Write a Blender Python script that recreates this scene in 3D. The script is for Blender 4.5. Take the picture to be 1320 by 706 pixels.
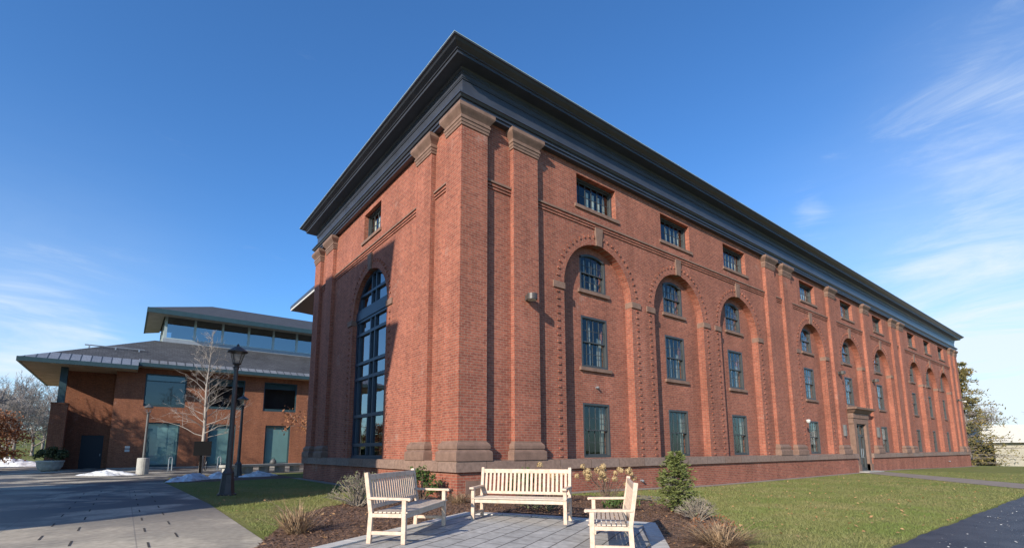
import bpy, bmesh, math, random
import numpy as np
from mathutils import Vector, Matrix

for o in list(bpy.data.objects):
    bpy.data.objects.remove(o, do_unlink=True)
S = bpy.context.scene
COL = S.collection
rad = math.radians

# ------------------------------------------------------------------ camera
cam_d = bpy.data.cameras.new('camera'); cam = bpy.data.objects.new('camera', cam_d); COL.objects.link(cam)
S.camera = cam
YAW, PITCH, ROLL = rad(52.015), rad(8.439), rad(-0.235)
fw = Vector((math.cos(YAW)*math.cos(PITCH), math.sin(YAW)*math.cos(PITCH), math.sin(PITCH)))
rt = Vector((math.sin(YAW), -math.cos(YAW), 0)); up = rt.cross(fw)
r2 = rt*math.cos(ROLL)+up*math.sin(ROLL); u2 = -rt*math.sin(ROLL)+up*math.cos(ROLL)
m = Matrix((r2, u2, -fw)).transposed().to_4x4(); m.translation = Vector((-7.25, -11.62, 1.3))
cam.matrix_world = m
cam_d.sensor_width = 36; cam_d.lens = 633.54*36/1320
cam_d.shift_y = (486.56-353)/1320
cam_d.clip_start = 0.05; cam_d.clip_end = 3000
S.render.resolution_x = 1024; S.render.resolution_y = 547

# ------------------------------------------------------------------ light
SUN_EL, SUN_AZ = rad(23.5), rad(23.8)          # travel direction of the light in plan, measured from +X
Ld = Vector((math.cos(SUN_AZ)*math.cos(SUN_EL), math.sin(SUN_AZ)*math.cos(SUN_EL), -math.sin(SUN_EL)))
sd = bpy.data.lights.new('sun', 'SUN'); so = bpy.data.objects.new('sun', sd); COL.objects.link(so)
sd.energy = 4.3; sd.angle = rad(0.53); sd.color = (1, .905, .77)
so.rotation_euler = Ld.to_track_quat('-Z', 'Y').to_euler(); so.location = (-60, -40, 60)

W = bpy.data.worlds.new('World'); S.world = W; W.use_nodes = True
nt = W.node_tree; nt.nodes.clear()
def N(t, typ, **kw):
    n = t.nodes.new(typ)
    for k, v in kw.items():
        if k in n.inputs.keys() if hasattr(n.inputs, 'keys') else False: n.inputs[k].default_value = v
        else: setattr(n, k, v)
    return n
sky = N(nt, 'ShaderNodeTexSky'); sky.sky_type = 'NISHITA'; sky.sun_disc = False
sky.sun_elevation = SUN_EL; sky.sun_rotation = math.atan2(-Ld.x, -Ld.y)
sky.air_density = 1.0; sky.dust_density = 0.5; sky.ozone_density = 3.0; sky.altitude = 100
tc = N(nt, 'ShaderNodeTexCoord')
def math_n(t, op, a, b=None):
    n = t.nodes.new('ShaderNodeMath'); n.operation = op
    for i, v in enumerate((a, b)):
        if v is None: continue
        if isinstance(v, (int, float)): n.inputs[i].default_value = v
        else: t.links.new(v, n.inputs[i])
    return n.outputs[0]
# cirrus: stretched noise over the sky dome, thicker in a few directions
mp = N(nt, 'ShaderNodeMapping'); mp.inputs['Scale'].default_value = (2.4, 2.4, 11.0); mp.inputs['Rotation'].default_value = (0.08, -0.12, 0)
nt.links.new(tc.outputs['Generated'], mp.inputs[0])
cn = N(nt, 'ShaderNodeTexNoise'); cn.inputs['Scale'].default_value = 1.6; cn.inputs['Detail'].default_value = 9; cn.inputs['Roughness'].default_value = .64; cn.inputs['Distortion'].default_value = .6
nt.links.new(mp.outputs[0], cn.inputs['Vector'])
def blob(d, tight, amt):
    v = Vector(d).normalized()
    dp = nt.nodes.new('ShaderNodeVectorMath'); dp.operation = 'DOT_PRODUCT'
    nt.links.new(tc.outputs['Generated'], dp.inputs[0]); dp.inputs[1].default_value = v
    a = math_n(nt, 'SUBTRACT', dp.outputs['Value'], 1.0)
    e = math_n(nt, 'EXPONENT', math_n(nt, 'MULTIPLY', a, tight))
    return math_n(nt, 'MULTIPLY', e, amt)
tot = None
for d, t_, a_ in [((.875, .05, .485), 170, .36), ((.86, .17, .48), 260, .18), ((.92, .05, .38), 260, .16), ((.868, .30, .397), 1600, .42), ((-.08, .98, .195), 260, .40), ((-.16, .97, .17), 300, .42), ((-.14, .98, .14), 300, .40), ((.97, .13, .19), 90, .45), ((.99, .08, .09), 60, .5)]:
    b = blob(d, t_, a_); tot = b if tot is None else math_n(nt, 'ADD', tot, b)
cl = math_n(nt, 'ADD', math_n(nt, 'MULTIPLY', math_n(nt, 'SUBTRACT', cn.outputs['Fac'], .5), 1.5), math_n(nt, 'MINIMUM', tot, .5))
cr = N(nt, 'ShaderNodeMapRange'); cr.inputs['From Min'].default_value = .20; cr.inputs['From Max'].default_value = 1.0
cr.inputs['To Min'].default_value = 0; cr.inputs['To Max'].default_value = .62; cr.interpolation_type = 'SMOOTHSTEP'
nt.links.new(cl, cr.inputs['Value'])
veil = None
for d, t_, a_ in [((.97, .13, .12), 30, .36), ((.99, .1, .02), 24, .30), ((-.14, .98, .10), 45, .36), ((.88, .03, .47), 110, .12)]:
    b = blob(d, t_, a_); veil = b if veil is None else math_n(nt, 'ADD', veil, b)
clf = math_n(nt, 'MINIMUM', math_n(nt, 'ADD', cr.outputs[0], math_n(nt, 'MULTIPLY', veil, math_n(nt, 'ADD', cn.outputs['Fac'], .5))), .9)
hs = N(nt, 'ShaderNodeHueSaturation'); hs.inputs['Saturation'].default_value = 1.12; hs.inputs['Value'].default_value = 1.0
nt.links.new(sky.outputs[0], hs.inputs['Color'])
tn = N(nt, 'ShaderNodeMix', data_type='RGBA'); tn.blend_type = 'MULTIPLY'; tn.inputs['Factor'].default_value = 1; tn.inputs['B'].default_value = (.555, .775, .965, 1); nt.links.new(hs.outputs[0], tn.inputs['A'])
cm = N(nt, 'ShaderNodeMix', data_type='RGBA')
nt.links.new(clf, cm.inputs['Factor']); nt.links.new(tn.outputs['Result'], cm.inputs['A']); cm.inputs['B'].default_value = (3.6, 4.0, 4.4, 1)
bg = N(nt, 'ShaderNodeBackground'); bg.inputs['Strength'].default_value = 0.15
nt.links.new(cm.outputs['Result'], bg.inputs['Color'])
ow = N(nt, 'ShaderNodeOutputWorld'); nt.links.new(bg.outputs[0], ow.inputs[0])
S.view_settings.view_transform = 'Standard'; S.view_settings.look = 'None'
S.view_settings.gamma = 1; S.view_settings.exposure = 0.67; S.view_settings.use_curve_mapping = False
S.render.engine = 'CYCLES'
S.cycles.max_bounces = 6; S.cycles.diffuse_bounces = 3; S.cycles.glossy_bounces = 3; S.cycles.transparent_max_bounces = 12

# ------------------------------------------------------------------ materials
def mat(name, col, rough=.8, metal=0, spec=.3, var=0, vscale=3, col2=None, bump=0, bscale=60, world=True):
    """plain Principled with procedural mottling between col and col2"""
    M_ = bpy.data.materials.new(name); M_.use_nodes = True; t = M_.node_tree; b = t.nodes['Principled BSDF']
    b.inputs['Roughness'].default_value = rough; b.inputs['Metallic'].default_value = metal
    b.inputs['Specular IOR Level'].default_value = spec
    if col2 is None and var: col2 = tuple(max(0, c*(1-var)) for c in col)
    src = (t.nodes.new('ShaderNodeNewGeometry').outputs['Position'] if world else t.nodes.new('ShaderNodeTexCoord').outputs['Object'])
    if col2:
        n = t.nodes.new('ShaderNodeTexNoise'); n.inputs['Scale'].default_value = vscale; n.inputs['Detail'].default_value = 6; n.inputs['Roughness'].default_value = .65
        t.links.new(src, n.inputs['Vector'])
        r = t.nodes.new('ShaderNodeMapRange'); r.inputs['From Min'].default_value = .35; r.inputs['From Max'].default_value = .65
        t.links.new(n.outputs['Fac'], r.inputs['Value'])
        x = t.nodes.new('ShaderNodeMix'); x.data_type = 'RGBA'; x.inputs['A'].default_value = (*col, 1); x.inputs['B'].default_value = (*col2, 1)
        t.links.new(r.outputs[0], x.inputs['Factor']); t.links.new(x.outputs['Result'], b.inputs['Base Color'])
    else: b.inputs['Base Color'].default_value = (*col, 1)
    if bump:
        n = t.nodes.new('ShaderNodeTexNoise'); n.inputs['Scale'].default_value = bscale; n.inputs['Detail'].default_value = 4
        t.links.new(src, n.inputs['Vector'])
        bu = t.nodes.new('ShaderNodeBump'); bu.inputs['Strength'].default_value = bump; bu.inputs['Distance'].default_value = .01
        t.links.new(n.outputs['Fac'], bu.inputs['Height']); t.links.new(bu.outputs[0], b.inputs['Normal'])
    return M_

def wall_uv(t):
    """(horizontal run along the wall, height, 0) from world position, chosen by the face normal"""
    g = t.nodes.new('ShaderNodeNewGeometry')
    sp = t.nodes.new('ShaderNodeSeparateXYZ'); t.links.new(g.outputs['Position'], sp.inputs[0])
    sn = t.nodes.new('ShaderNodeSeparateXYZ'); t.links.new(g.outputs['True Normal'], sn.inputs[0])
    ab = math_n(t, 'ABSOLUTE', sn.outputs['X']); sel = math_n(t, 'GREATER_THAN', ab, .7)
    x = t.nodes.new('ShaderNodeMix'); t.links.new(sel, x.inputs[0]); t.links.new(sp.outputs['X'], x.inputs[2]); t.links.new(sp.outputs['Y'], x.inputs[3])
    c = t.nodes.new('ShaderNodeCombineXYZ'); t.links.new(x.outputs[0], c.inputs[0]); t.links.new(sp.outputs['Z'], c.inputs[1])
    return c.outputs[0], g.outputs['Position']

def masonry(name, c1, c2, mortar, bw=.215, rh=.075, ms=.010, rough=.85, stain=.25, spec=.2, bump=.4, dark=None, offset=.5, flat=False, sscale=.5, streak=0):
    M_ = bpy.data.materials.new(name); M_.use_nodes = True; t = M_.node_tree; b = t.nodes['Principled BSDF']
    b.inputs['Roughness'].default_value = rough; b.inputs['Specular IOR Level'].default_value = spec
    if flat:
        g = t.nodes.new('ShaderNodeNewGeometry'); uv = pos = g.outputs['Position']
    else: uv, pos = wall_uv(t)
    br = t.nodes.new('ShaderNodeTexBrick'); br.offset = offset
    t.links.new(uv, br.inputs['Vector'])
    br.inputs['Color1'].default_value = (*c1, 1); br.inputs['Color2'].default_value = (*c2, 1); br.inputs['Mortar'].default_value = (*mortar, 1)
    br.inputs['Scale'].default_value = 1; br.inputs['Mortar Size'].default_value = ms; br.inputs['Mortar Smooth'].default_value = .2
    br.inputs['Brick Width'].default_value = bw; br.inputs['Row Height'].default_value = rh; br.inputs['Bias'].default_value = 0
    n = t.nodes.new('ShaderNodeTexNoise'); n.inputs['Scale'].default_value = sscale; n.inputs['Detail'].default_value = 8; n.inputs['Roughness'].default_value = .7
    t.links.new(pos, n.inputs['Vector'])
    r = t.nodes.new('ShaderNodeMapRange'); r.inputs['From Min'].default_value = .3; r.inputs['From Max'].default_value = .7
    r.inputs['To Min'].default_value = 1-stain; r.inputs['To Max'].default_value = 1+stain*.6
    t.links.new(n.outputs['Fac'], r.inputs['Value'])
    n2 = t.nodes.new('ShaderNodeTexNoise'); n2.inputs['Scale'].default_value = 9; n2.inputs['Detail'].default_value = 3
    t.links.new(uv, n2.inputs['Vector'])
    r3 = t.nodes.new('ShaderNodeMapRange'); r3.inputs['From Min'].default_value = .3; r3.inputs['From Max'].default_value = .7; r3.inputs['To Min'].default_value = .82; r3.inputs['To Max'].default_value = 1.16
    t.links.new(n2.outputs['Fac'], r3.inputs['Value'])
    mm = math_n(t, 'MULTIPLY', r.outputs[0], r3.outputs[0])
    if streak:
        mp_ = t.nodes.new('ShaderNodeMapping'); mp_.inputs['Scale'].default_value = (1.6, 1.6, .09); t.links.new(pos, mp_.inputs[0])
        n4 = t.nodes.new('ShaderNodeTexNoise'); n4.inputs['Scale'].default_value = 1.0; n4.inputs['Detail'].default_value = 6; n4.inputs['Roughness'].default_value = .7; t.links.new(mp_.outputs[0], n4.inputs['Vector'])
        r4 = t.nodes.new('ShaderNodeMapRange'); r4.inputs['From Min'].default_value = .35; r4.inputs['From Max'].default_value = .62; r4.inputs['To Min'].default_value = 1-streak; r4.inputs['To Max'].default_value = 1.05; t.links.new(n4.outputs['Fac'], r4.inputs['Value'])
        mm = math_n(t, 'MULTIPLY', mm, r4.outputs[0])
    x = t.nodes.new('ShaderNodeVectorMath'); x.operation = 'SCALE'; t.links.new(br.outputs['Color'], x.inputs[0]); t.links.new(mm, x.inputs['Scale'])
    outc = x.outputs[0]
    if streak:
        n5 = t.nodes.new('ShaderNodeTexNoise'); n5.inputs['Scale'].default_value = .8; n5.inputs['Detail'].default_value = 9; n5.inputs['Roughness'].default_value = .72; t.links.new(pos, n5.inputs['Vector'])
        r5 = t.nodes.new('ShaderNodeMapRange'); r5.inputs['From Min'].default_value = .60; r5.inputs['From Max'].default_value = .76; r5.inputs['To Max'].default_value = .55; t.links.new(n5.outputs['Fac'], r5.inputs['Value'])
        x5 = t.nodes.new('ShaderNodeMix'); x5.data_type = 'RGBA'; t.links.new(r5.outputs[0], x5.inputs['Factor']); t.links.new(outc, x5.inputs['A']); x5.inputs['B'].default_value = (.42, .31, .26, 1); outc = x5.outputs['Result']
    t.links.new(outc, b.inputs['Base Color'])
    if bump:
        bu = t.nodes.new('ShaderNodeBump'); bu.inputs['Strength'].default_value = bump; bu.inputs['Distance'].default_value = .006; bu.invert = True
        t.links.new(br.outputs['Fac'], bu.inputs['Height']); t.links.new(bu.outputs[0], b.inputs['Normal'])
    return M_

def glass(name, tint, refl=.16, rough=.01):
    M_ = bpy.data.materials.new(name); M_.use_nodes = True; t = M_.node_tree; t.nodes.clear()
    o = t.nodes.new('ShaderNodeOutputMaterial'); mx = t.nodes.new('ShaderNodeMixShader')
    tr = t.nodes.new('ShaderNodeBsdfTransparent'); tr.inputs[0].default_value = (*tint, 1)
    gl = t.nodes.new('ShaderNodeBsdfGlossy'); gl.inputs['Color'].default_value = (.80, .83, .85, 1); gl.inputs['Roughness'].default_value = rough
    lwt = t.nodes.new('ShaderNodeLayerWeight'); lwt.inputs['Blend'].default_value = .5
    f = math_n(t, 'ADD', refl, math_n(t, 'MULTIPLY', math_n(t, 'POWER', lwt.outputs['Facing'], 4.0), 1-refl))
    # slight waviness of the panes
    n = t.nodes.new('ShaderNodeTexNoise'); n.inputs['Scale'].default_value = 1.3
    bu = t.nodes.new('ShaderNodeBump'); bu.inputs['Strength'].default_value = .04; bu.inputs['Distance'].default_value = .05
    g = t.nodes.new('ShaderNodeNewGeometry'); t.links.new(g.outputs['Position'], n.inputs['Vector']); t.links.new(n.outputs['Fac'], bu.inputs['Height']); t.links.new(bu.outputs[0], gl.inputs['Normal'])
    t.links.new(f, mx.inputs[0]); t.links.new(tr.outputs[0], mx.inputs[1]); t.links.new(gl.outputs[0], mx.inputs[2]); t.links.new(mx.outputs[0], o.inputs[0])
    return M_

def leafmat(name, c1, c2, rough=.6, trans=.25, scale=30):
    M_ = mat(name, c1, rough, spec=.25, col2=c2, vscale=scale)
    t = M_.node_tree; b = t.nodes['Principled BSDF']; o = t.nodes['Material Output']
    tl = t.nodes.new('ShaderNodeBsdfTranslucent'); mx = t.nodes.new('ShaderNodeMixShader'); mx.inputs[0].default_value = trans
    src = b.inputs['Base Color'].links[0].from_socket; t.links.new(src, tl.inputs[0])
    t.links.new(b.outputs[0], mx.inputs[1]); t.links.new(tl.outputs[0], mx.inputs[2]); t.links.new(mx.outputs[0], o.inputs[0])
    return M_

MT = {}
MT['brick'] = masonry('red_brick', (.360, .113, .070), (.245, .073, .050), (.30, .180, .130), ms=.009, stain=.22, streak=.20)
MT['brick_lib'] = masonry('orange_brick', (.27, .092, .045), (.20, .064, .034), (.22, .13, .085), ms=.009, stain=.2, streak=.15)
MT['stone'] = masonry('brownstone', (.235, .152, .118), (.235, .172, .145), (.12, .08, .06), bw=1.4, rh=40, ms=.012, stain=.18, bump=.2)
MT['stone_trim'] = mat('brownstone_trim', (.225, .138, .104), .85, var=.3, vscale=4)
MT['dark_paint'] = mat('charcoal_paint', (.050, .055, .070), .36, spec=.55, var=.25, vscale=1.2)
MT['lip'] = mat('pale_metal_lip', (.45, .55, .50), .5, metal=.2)
MT['win_frame'] = mat('window_frame_paint', (.052, .056, .058), .45, spec=.4, var=.15, vscale=2)
MT['win_blue'] = mat('steel_blue_frame', (.024, .042, .070), .4, spec=.45, var=.15)
MT['glass'] = glass('window_glass', (.76, .80, .79), .07)
MT['glass_big'] = glass('tall_window_glass', (.35, .43, .48), .34)
MT['glass_lib'] = glass('library_glass', (.80, .88, .88), .08)
MT['glass_dark'] = glass('tinted_glass', (.42, .50, .52), .10)
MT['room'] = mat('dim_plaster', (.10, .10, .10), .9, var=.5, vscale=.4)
MT['blind_pale'] = mat('pale_green_slat', (.70, .74, .66), .8)
MT['blind'] = mat('cream_blind', (.42, .42, .38), .8)
MT['roof'] = mat('roof_slate', (.065, .068, .075), .7, var=.35, vscale=3)
MT['teal'] = mat('teal_paint', (.028, .060, .072), .45, spec=.4, var=.2)
MT['soffit'] = mat('timber_soffit', (.50, .40, .25), .7, var=.3, vscale=1.2)
MT['teak'] = mat('pale_teak', (.65, .495, .385), .6, spec=.2, col2=(.49, .36, .27), vscale=13, world=False)
MT['teak_grey'] = mat('weathered_teak', (.60, .50, .40), .6, spec=.25, col2=(.46, .37, .29), vscale=9, world=False)
MT['iron'] = mat('brown_black_iron', (.070, .060, .056), .45, spec=.4, var=.25, vscale=6)
MT['iron_grey'] = mat('grey_iron', (.10, .10, .10), .5, spec=.4, var=.2)
MT['lamp_glass'] = glass('lantern_glass', (.93, .92, .88), .10)
MT['concrete'] = mat('concrete', (.40, .385, .35), .85, col2=(.30, .285, .26), vscale=5, bump=.2)
MT['bark_pale'] = mat('pale_bark', (.36, .32, .285), .9, col2=(.21, .185, .165), vscale=5)
MT['bark'] = mat('grey_bark', (.22, .19, .17), .95, col2=(.13, .11, .10), vscale=5)
MT['bark_far'] = mat('distant_bark', (.27, .235, .215), .95, col2=(.19, .165, .155), vscale=3)
MT['snow'] = mat('snow', (.80, .81, .83), .7, spec=.3, col2=(.42, .41, .40), vscale=2.4, bump=.6, bscale=18)
MT['white_wall'] = masonry('white_render', (.38, .355, .295), (.345, .32, .265), (.30, .275, .22), bw=3, rh=3.4, ms=.02, stain=.15, bump=0)
MT['white'] = mat('white_band', (.50, .49, .47), .7, var=.08, vscale=1)
MT['black'] = mat('black_panel', (.008, .008, .009), .85, spec=.1)
MT['galv'] = mat('galvanised_steel', (.30, .33, .36), .4, metal=.5)
MT['leaf_copper'] = leafmat('copper_leaf', (.40, .185, .085), (.22, .09, .045), trans=.3, scale=6)
MT['needle'] = leafmat('spruce_needle', (.215, .225, .075), (.095, .130, .038), trans=.25, scale=22)
MT['needle_gold'] = leafmat('rusty_needle', (.30, .22, .075), (.10, .11, .045), trans=.2, scale=1.2)
MT['leaf_green'] = leafmat('evergreen_leaf', (.10, .155, .035), (.045, .075, .022), trans=.2, scale=12)
MT['leaf_dark'] = leafmat('dark_leaf', (.045, .06, .025), (.10, .09, .035), trans=.15, scale=12)
MT['straw'] = leafmat('dry_stalk', (.40, .28, .17), (.22, .14, .085), trans=.15, scale=14)
MT['twig'] = mat('shrub_twig', (.20, .135, .10), .9, var=.4, vscale=20)
MT['twig_grey'] = mat('grey_shrub_twig', (.30, .25, .20), .9, var=.4, vscale=20)
MT['sage'] = leafmat('sage_leaf', (.23, .25, .12), (.13, .12, .065), trans=.2, scale=10)
MT['petal'] = leafmat('dried_petal', (.58, .44, .24), (.40, .27, .13), trans=.2, scale=25)

# ------------------------------------------------------------------ terrain height
def ss(a, b, x):
    t = min(1, max(0, (x-a)/(b-a))); return t*t*(3-2*t)
def hz(x, y):
    h = -.14*ss(.3, 4.6, (x+1.46)*.471-(y+2.59)*.882) - .30*ss(32, 61, x) - 1.1*ss(63, 80, x)
    if y > 70: h += 9.0*ss(75, 230, y)*ss(60, 0, x)
    return h

# ------------------------------------------------------------------ mesh helpers
WL = {}
class MB:
    def __init__(s): s.v = []; s.f = []
    def quad(s, *p):
        n = len(s.v); s.v += [tuple(q) for q in p]; s.f.append(tuple(range(n, n+len(p))))
    def box(s, x0, x1, y0, y1, z0, z1):
        n = len(s.v)
        s.v += [(x0, y0, z0), (x1, y0, z0), (x1, y1, z0), (x0, y1, z0), (x0, y0, z1), (x1, y0, z1), (x1, y1, z1), (x0, y1, z1)]
        s.f += [tuple(n+i for i in q) for q in ((3, 2, 1, 0), (4, 5, 6, 7), (0, 1, 5, 4), (1, 2, 6, 5), (2, 3, 7, 6), (3, 0, 4, 7))]
    def hexa(s, P):
        n = len(s.v); s.v += [tuple(p) for p in P]
        s.f += [tuple(n+i for i in q) for q in ((3, 2, 1, 0), (4, 5, 6, 7), (0, 1, 5, 4), (1, 2, 6, 5), (2, 3, 7, 6), (3, 0, 4, 7))]
    def fbox(s, F, u0, u1, d0, d1, z0, z1):
        a = F(u0, d0, z0); b = F(u1, d1, z1)
        s.box(min(a[0], b[0]), max(a[0], b[0]), min(a[1], b[1]), max(a[1], b[1]), z0, z1)
    def bar(s, p, q, w, h, upv=(0, 0, 1)):
        """rectangular bar from p to q, w across, h along the up vector"""
        p = Vector(p); q = Vector(q); d = (q-p).normalized(); u = Vector(upv); u = (u-d*u.dot(d)).normalized(); r = d.cross(u)
        P = []
        for e in (p, q):
            for a, b in ((-1, -1), (1, -1), (1, 1), (-1, 1)): P.append(e+r*a*w/2+u*b*h/2)
        s.hexa(P)
    def rings(s, R, cap=True, closed=True):
        """loft through rings (lists of points of equal length)"""
        n = len(s.v); k = len(R[0])
        for r in R: s.v += [tuple(p) for p in r]
        for i in range(len(R)-1):
            for j in range(k if closed else k-1):
                a = n+i*k+j; b = n+i*k+(j+1) % k; s.f.append((a, b, b+k, a+k))
        if cap: s.f.append(tuple(n+j for j in reversed(range(k)))); s.f.append(tuple(n+(len(R)-1)*k+j for j in range(k)))
    def lathe(s, c, prof, n=16, rot=0):
        s.rings([[(c[0]+r*math.cos(2*math.pi*j/n+rot), c[1]+r*math.sin(2*math.pi*j/n+rot), c[2]+z) for j in range(n)] for r, z in prof])
    def tube(s, pts, rr, n=5, cap=False):
        R = []; pts = [Vector(p) for p in pts]
        ref = Vector((.3, .2, 1)).normalized()
        for i, p in enumerate(pts):
            d = (pts[min(i+1, len(pts)-1)]-pts[max(i-1, 0)]).normalized()
            a = d.cross(ref)
            if a.length < .05: a = d.cross(Vector((1, 0, 0)))
            a.normalize(); b = d.cross(a)
            R.append([p+(a*math.cos(2*math.pi*j/n)+b*math.sin(2*math.pi*j/n))*rr[i] for j in range(n)])
        s.rings(R, cap=cap)
    def prism(s, poly, ax, a0, a1):
        """poly of 2-D points extruded along axis ax ('x','y','z')"""
        def P(p, a): return {'x': (a, p[0], p[1]), 'y': (p[0], a, p[1]), 'z': (p[0], p[1], a)}[ax]
        n = len(s.v); k = len(poly)
        s.v += [P(p, a0) for p in poly] + [P(p, a1) for p in poly]
        s.f += [tuple(n+i for i in range(k)), tuple(n+k+i for i in reversed(range(k)))]
        for i in range(k): j = (i+1) % k; s.f.append((n+j, n+i, n+k+i, n+k+j))
    def leaf(s, c, size, rng, asp=.55, nrm=None, tri=False):
        d = Vector((rng.gauss(0, 1), rng.gauss(0, 1), rng.gauss(0, .8))).normalized() if nrm is None else nrm
        e = d.orthogonal().normalized(); e.rotate(Matrix.Rotation(rng.random()*6.283, 3, d)); g = d.cross(e)
        c = Vector(c); a = e*size; b = g*size*asp
        if tri: s.quad(c-a*.5-b*.5, c-a*.5+b*.5, c+a*.6)
        else: s.quad(c-a*.6, c-b*.5+d*size*.08, c+a*.6, c+b*.5+d*size*.08)
    def build(s, name, m_, parent=None, smooth=False, recalc=True):
        me = bpy.data.meshes.new(name); o = bpy.data.objects.new(name, me); COL.objects.link(o)
        off = np.array(WL.get(parent.name, (0, 0, 0)) if parent else (0, 0, 0))
        v = np.array(s.v, float)-off if s.v else np.zeros((0, 3))
        me.from_pydata(v.tolist(), [], s.f); me.update()
        if recalc:
            bm = bmesh.new(); bm.from_mesh(me); bmesh.ops.recalc_face_normals(bm, faces=bm.faces); bm.to_mesh(me); bm.free()
        if smooth: me.polygons.foreach_set('use_smooth', [True]*len(me.polygons))
        me.materials.append(MT[m_] if isinstance(m_, str) else m_)
        if parent: o.parent = parent; WL[o.name] = WL.get(parent.name, (0, 0, 0))
        return o
def tag(o, label=None, cat=None, group=None, kind=None):
    if label: o['label'] = label
    if cat: o['category'] = cat
    if group: o['group'] = group
    if kind: o['kind'] = kind
    return o
def thing(name, label, cat, loc=(0, 0, 0), rz=0, group=None, base=True):
    o = bpy.data.objects.new(name, None); COL.objects.link(o); o.location = loc; o.rotation_euler = (0, 0, rz); o.empty_display_size = .3
    tag(o, label, cat, group)
    WL[o.name] = tuple(loc) if base else (0, 0, 0)
    return o
def copy_tree(o, parent=None):
    c = o.copy(); COL.objects.link(c)
    if parent: c.parent = parent
    for ch in list(o.children): copy_tree(ch, c)
    return c
def struct(name, mb, m_, kind='structure', **k):
    return tag(mb.build(name, m_, None, **k), kind=kind)

def FR(u, d, z): return (u, -d, z)
def FL(u, d, z): return (-d, u, z)

# ------------------------------------------------------------------ ground
def grass_mat():
    M_ = bpy.data.materials.new('lawn'); M_.use_nodes = True; t = M_.node_tree; b = t.nodes['Principled BSDF']; b.inputs['Roughness'].default_value = .95; b.inputs['Specular IOR Level'].default_value = .1
    g = t.nodes.new('ShaderNodeNewGeometry')
    def noise(sc, det=6, ro=.65):
        n = t.nodes.new('ShaderNodeTexNoise'); n.inputs['Scale'].default_value = sc; n.inputs['Detail'].default_value = det; n.inputs['Roughness'].default_value = ro
        t.links.new(g.outputs['Position'], n.inputs['Vector']); return n.outputs['Fac']
    def mr(v, a, b_):
        r = t.nodes.new('ShaderNodeMapRange'); r.inputs['From Min'].default_value = a; r.inputs['From Max'].default_value = b_; t.links.new(v, r.inputs['Value']); return r.outputs[0]
    def mix(f, A, B):
        x = t.nodes.new('ShaderNodeMix'); x.data_type = 'RGBA'; t.links.new(f, x.inputs['Factor'])
        for k, v in (('A', A), ('B', B)):
            if isinstance(v, tuple): x.inputs[k].default_value = (*v, 1)
            else: t.links.new(v, x.inputs[k])
        return x.outputs['Result']
    c = mix(mr(noise(.45), .38, .62), (.135, .180, .042), (.275, .245, .105))
    c = mix(mr(noise(3.0), .35, .7), c, (.195, .190, .062))
    c = mix(mr(noise(28, 3), .40, .75), c, (.105, .130, .034))
    t.links.new(c, b.inputs['Base Color'])
    bu = t.nodes.new('ShaderNodeBump'); bu.inputs['Strength'].default_value = .9; bu.inputs['Distance'].default_value = .03
    t.links.new(noise(45, 4), bu.inputs['Height']); t.links.new(bu.outputs[0], b.inputs['Normal'])
    return M_
MT['lawn'] = grass_mat()
xs = sorted(set([-900, -600, -400, -250, -150, -100, -70, -50, -35, -25] + [-10+.5*k for k in range(50)] + list(range(-20, 90, 1)) + [95, 110, 130, 160, 220, 320, 500, 800, 1200]))
ys = sorted(set([-900, -500, -250, -120, -60, -35, -24] + list(range(-20, 24, 2)) + [-13+.5*k for k in range(36)] + list(range(24, 72, 4)) + list(range(72, 240, 6)) + [260, 320, 450, 700, 1100]))
gm = MB()
for x in xs:
    for y in ys: gm.v.append((x, y, hz(x, y)))
ny = len(ys)
for i in range(len(xs)-1):
    for j in range(ny-1): a = i*ny+j; gm.f.append((a, a+ny, a+ny+1, a+1))
struct('ground', gm, 'lawn', smooth=True)

def sheet(poly, z, step=None):
    """flat polygon as a sheet"""
    mb = MB(); mb.quad(*[(p[0], p[1], z) for p in poly]); return mb
def drape(poly, dz):
    """polygon cut on a half metre grid and laid on the terrain"""
    bm = bmesh.new(); bm.faces.new([bm.verts.new((p[0], p[1], 0)) for p in poly])
    x0, x1 = min(p[0] for p in poly), max(p[0] for p in poly); y0, y1 = min(p[1] for p in poly), max(p[1] for p in poly)
    for k in range(60):
        for co, no, lo, hi in (((-12+.5*k, 0, 0), (1, 0, 0), x0, x1), ((0, -14+.5*k, 0), (0, 1, 0), y0, y1)):
            c = co[0] or co[1]
            if lo < c < hi: bmesh.ops.bisect_plane(bm, geom=bm.verts[:]+bm.edges[:]+bm.faces[:], plane_co=co, plane_no=no, dist=1e-5)
    mb = MB(); bm.verts.index_update()
    mb.v = [(v.co.x, v.co.y, hz(v.co.x, v.co.y)+dz) for v in bm.verts]; mb.f = [tuple(v.index for v in f.verts) for f in bm.faces]; bm.free(); return mb
def strip(line, w, dz, mb=None, step=.5, wob=0):
    """ribbon draped over the terrain"""
    mb = mb or MB(); pts = []
    for (a, b) in zip(line[:-1], line[1:]):
        a = Vector(a); b = Vector(b); n = max(1, int((b-a).length/step))
        for i in range(n): pts.append(a+(b-a)*i/n)
    pts.append(Vector(line[-1])); L = []
    for i, p in enumerate(pts):
        d = (pts[min(i+1, len(pts)-1)]-pts[max(0, i-1)]).normalized(); n = Vector((-d.y, d.x))*w/2
        wv = 1+wob*(.5*math.sin(p.x*1.7+1)+.3*math.sin(p.x*4.3)+.35*math.sin(p.x*9.1+2)); n = n*wv
        L.append([(q.x, q.y, max(hz(q.x, q.y), hz(q.x-.5, q.y), hz(q.x+.5, q.y))*.5+hz(q.x, q.y)*.5+dz) for q in [p-n+n*2*k/10 for k in range(11)]])
    mb.rings(L, cap=False, closed=False); return mb

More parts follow.
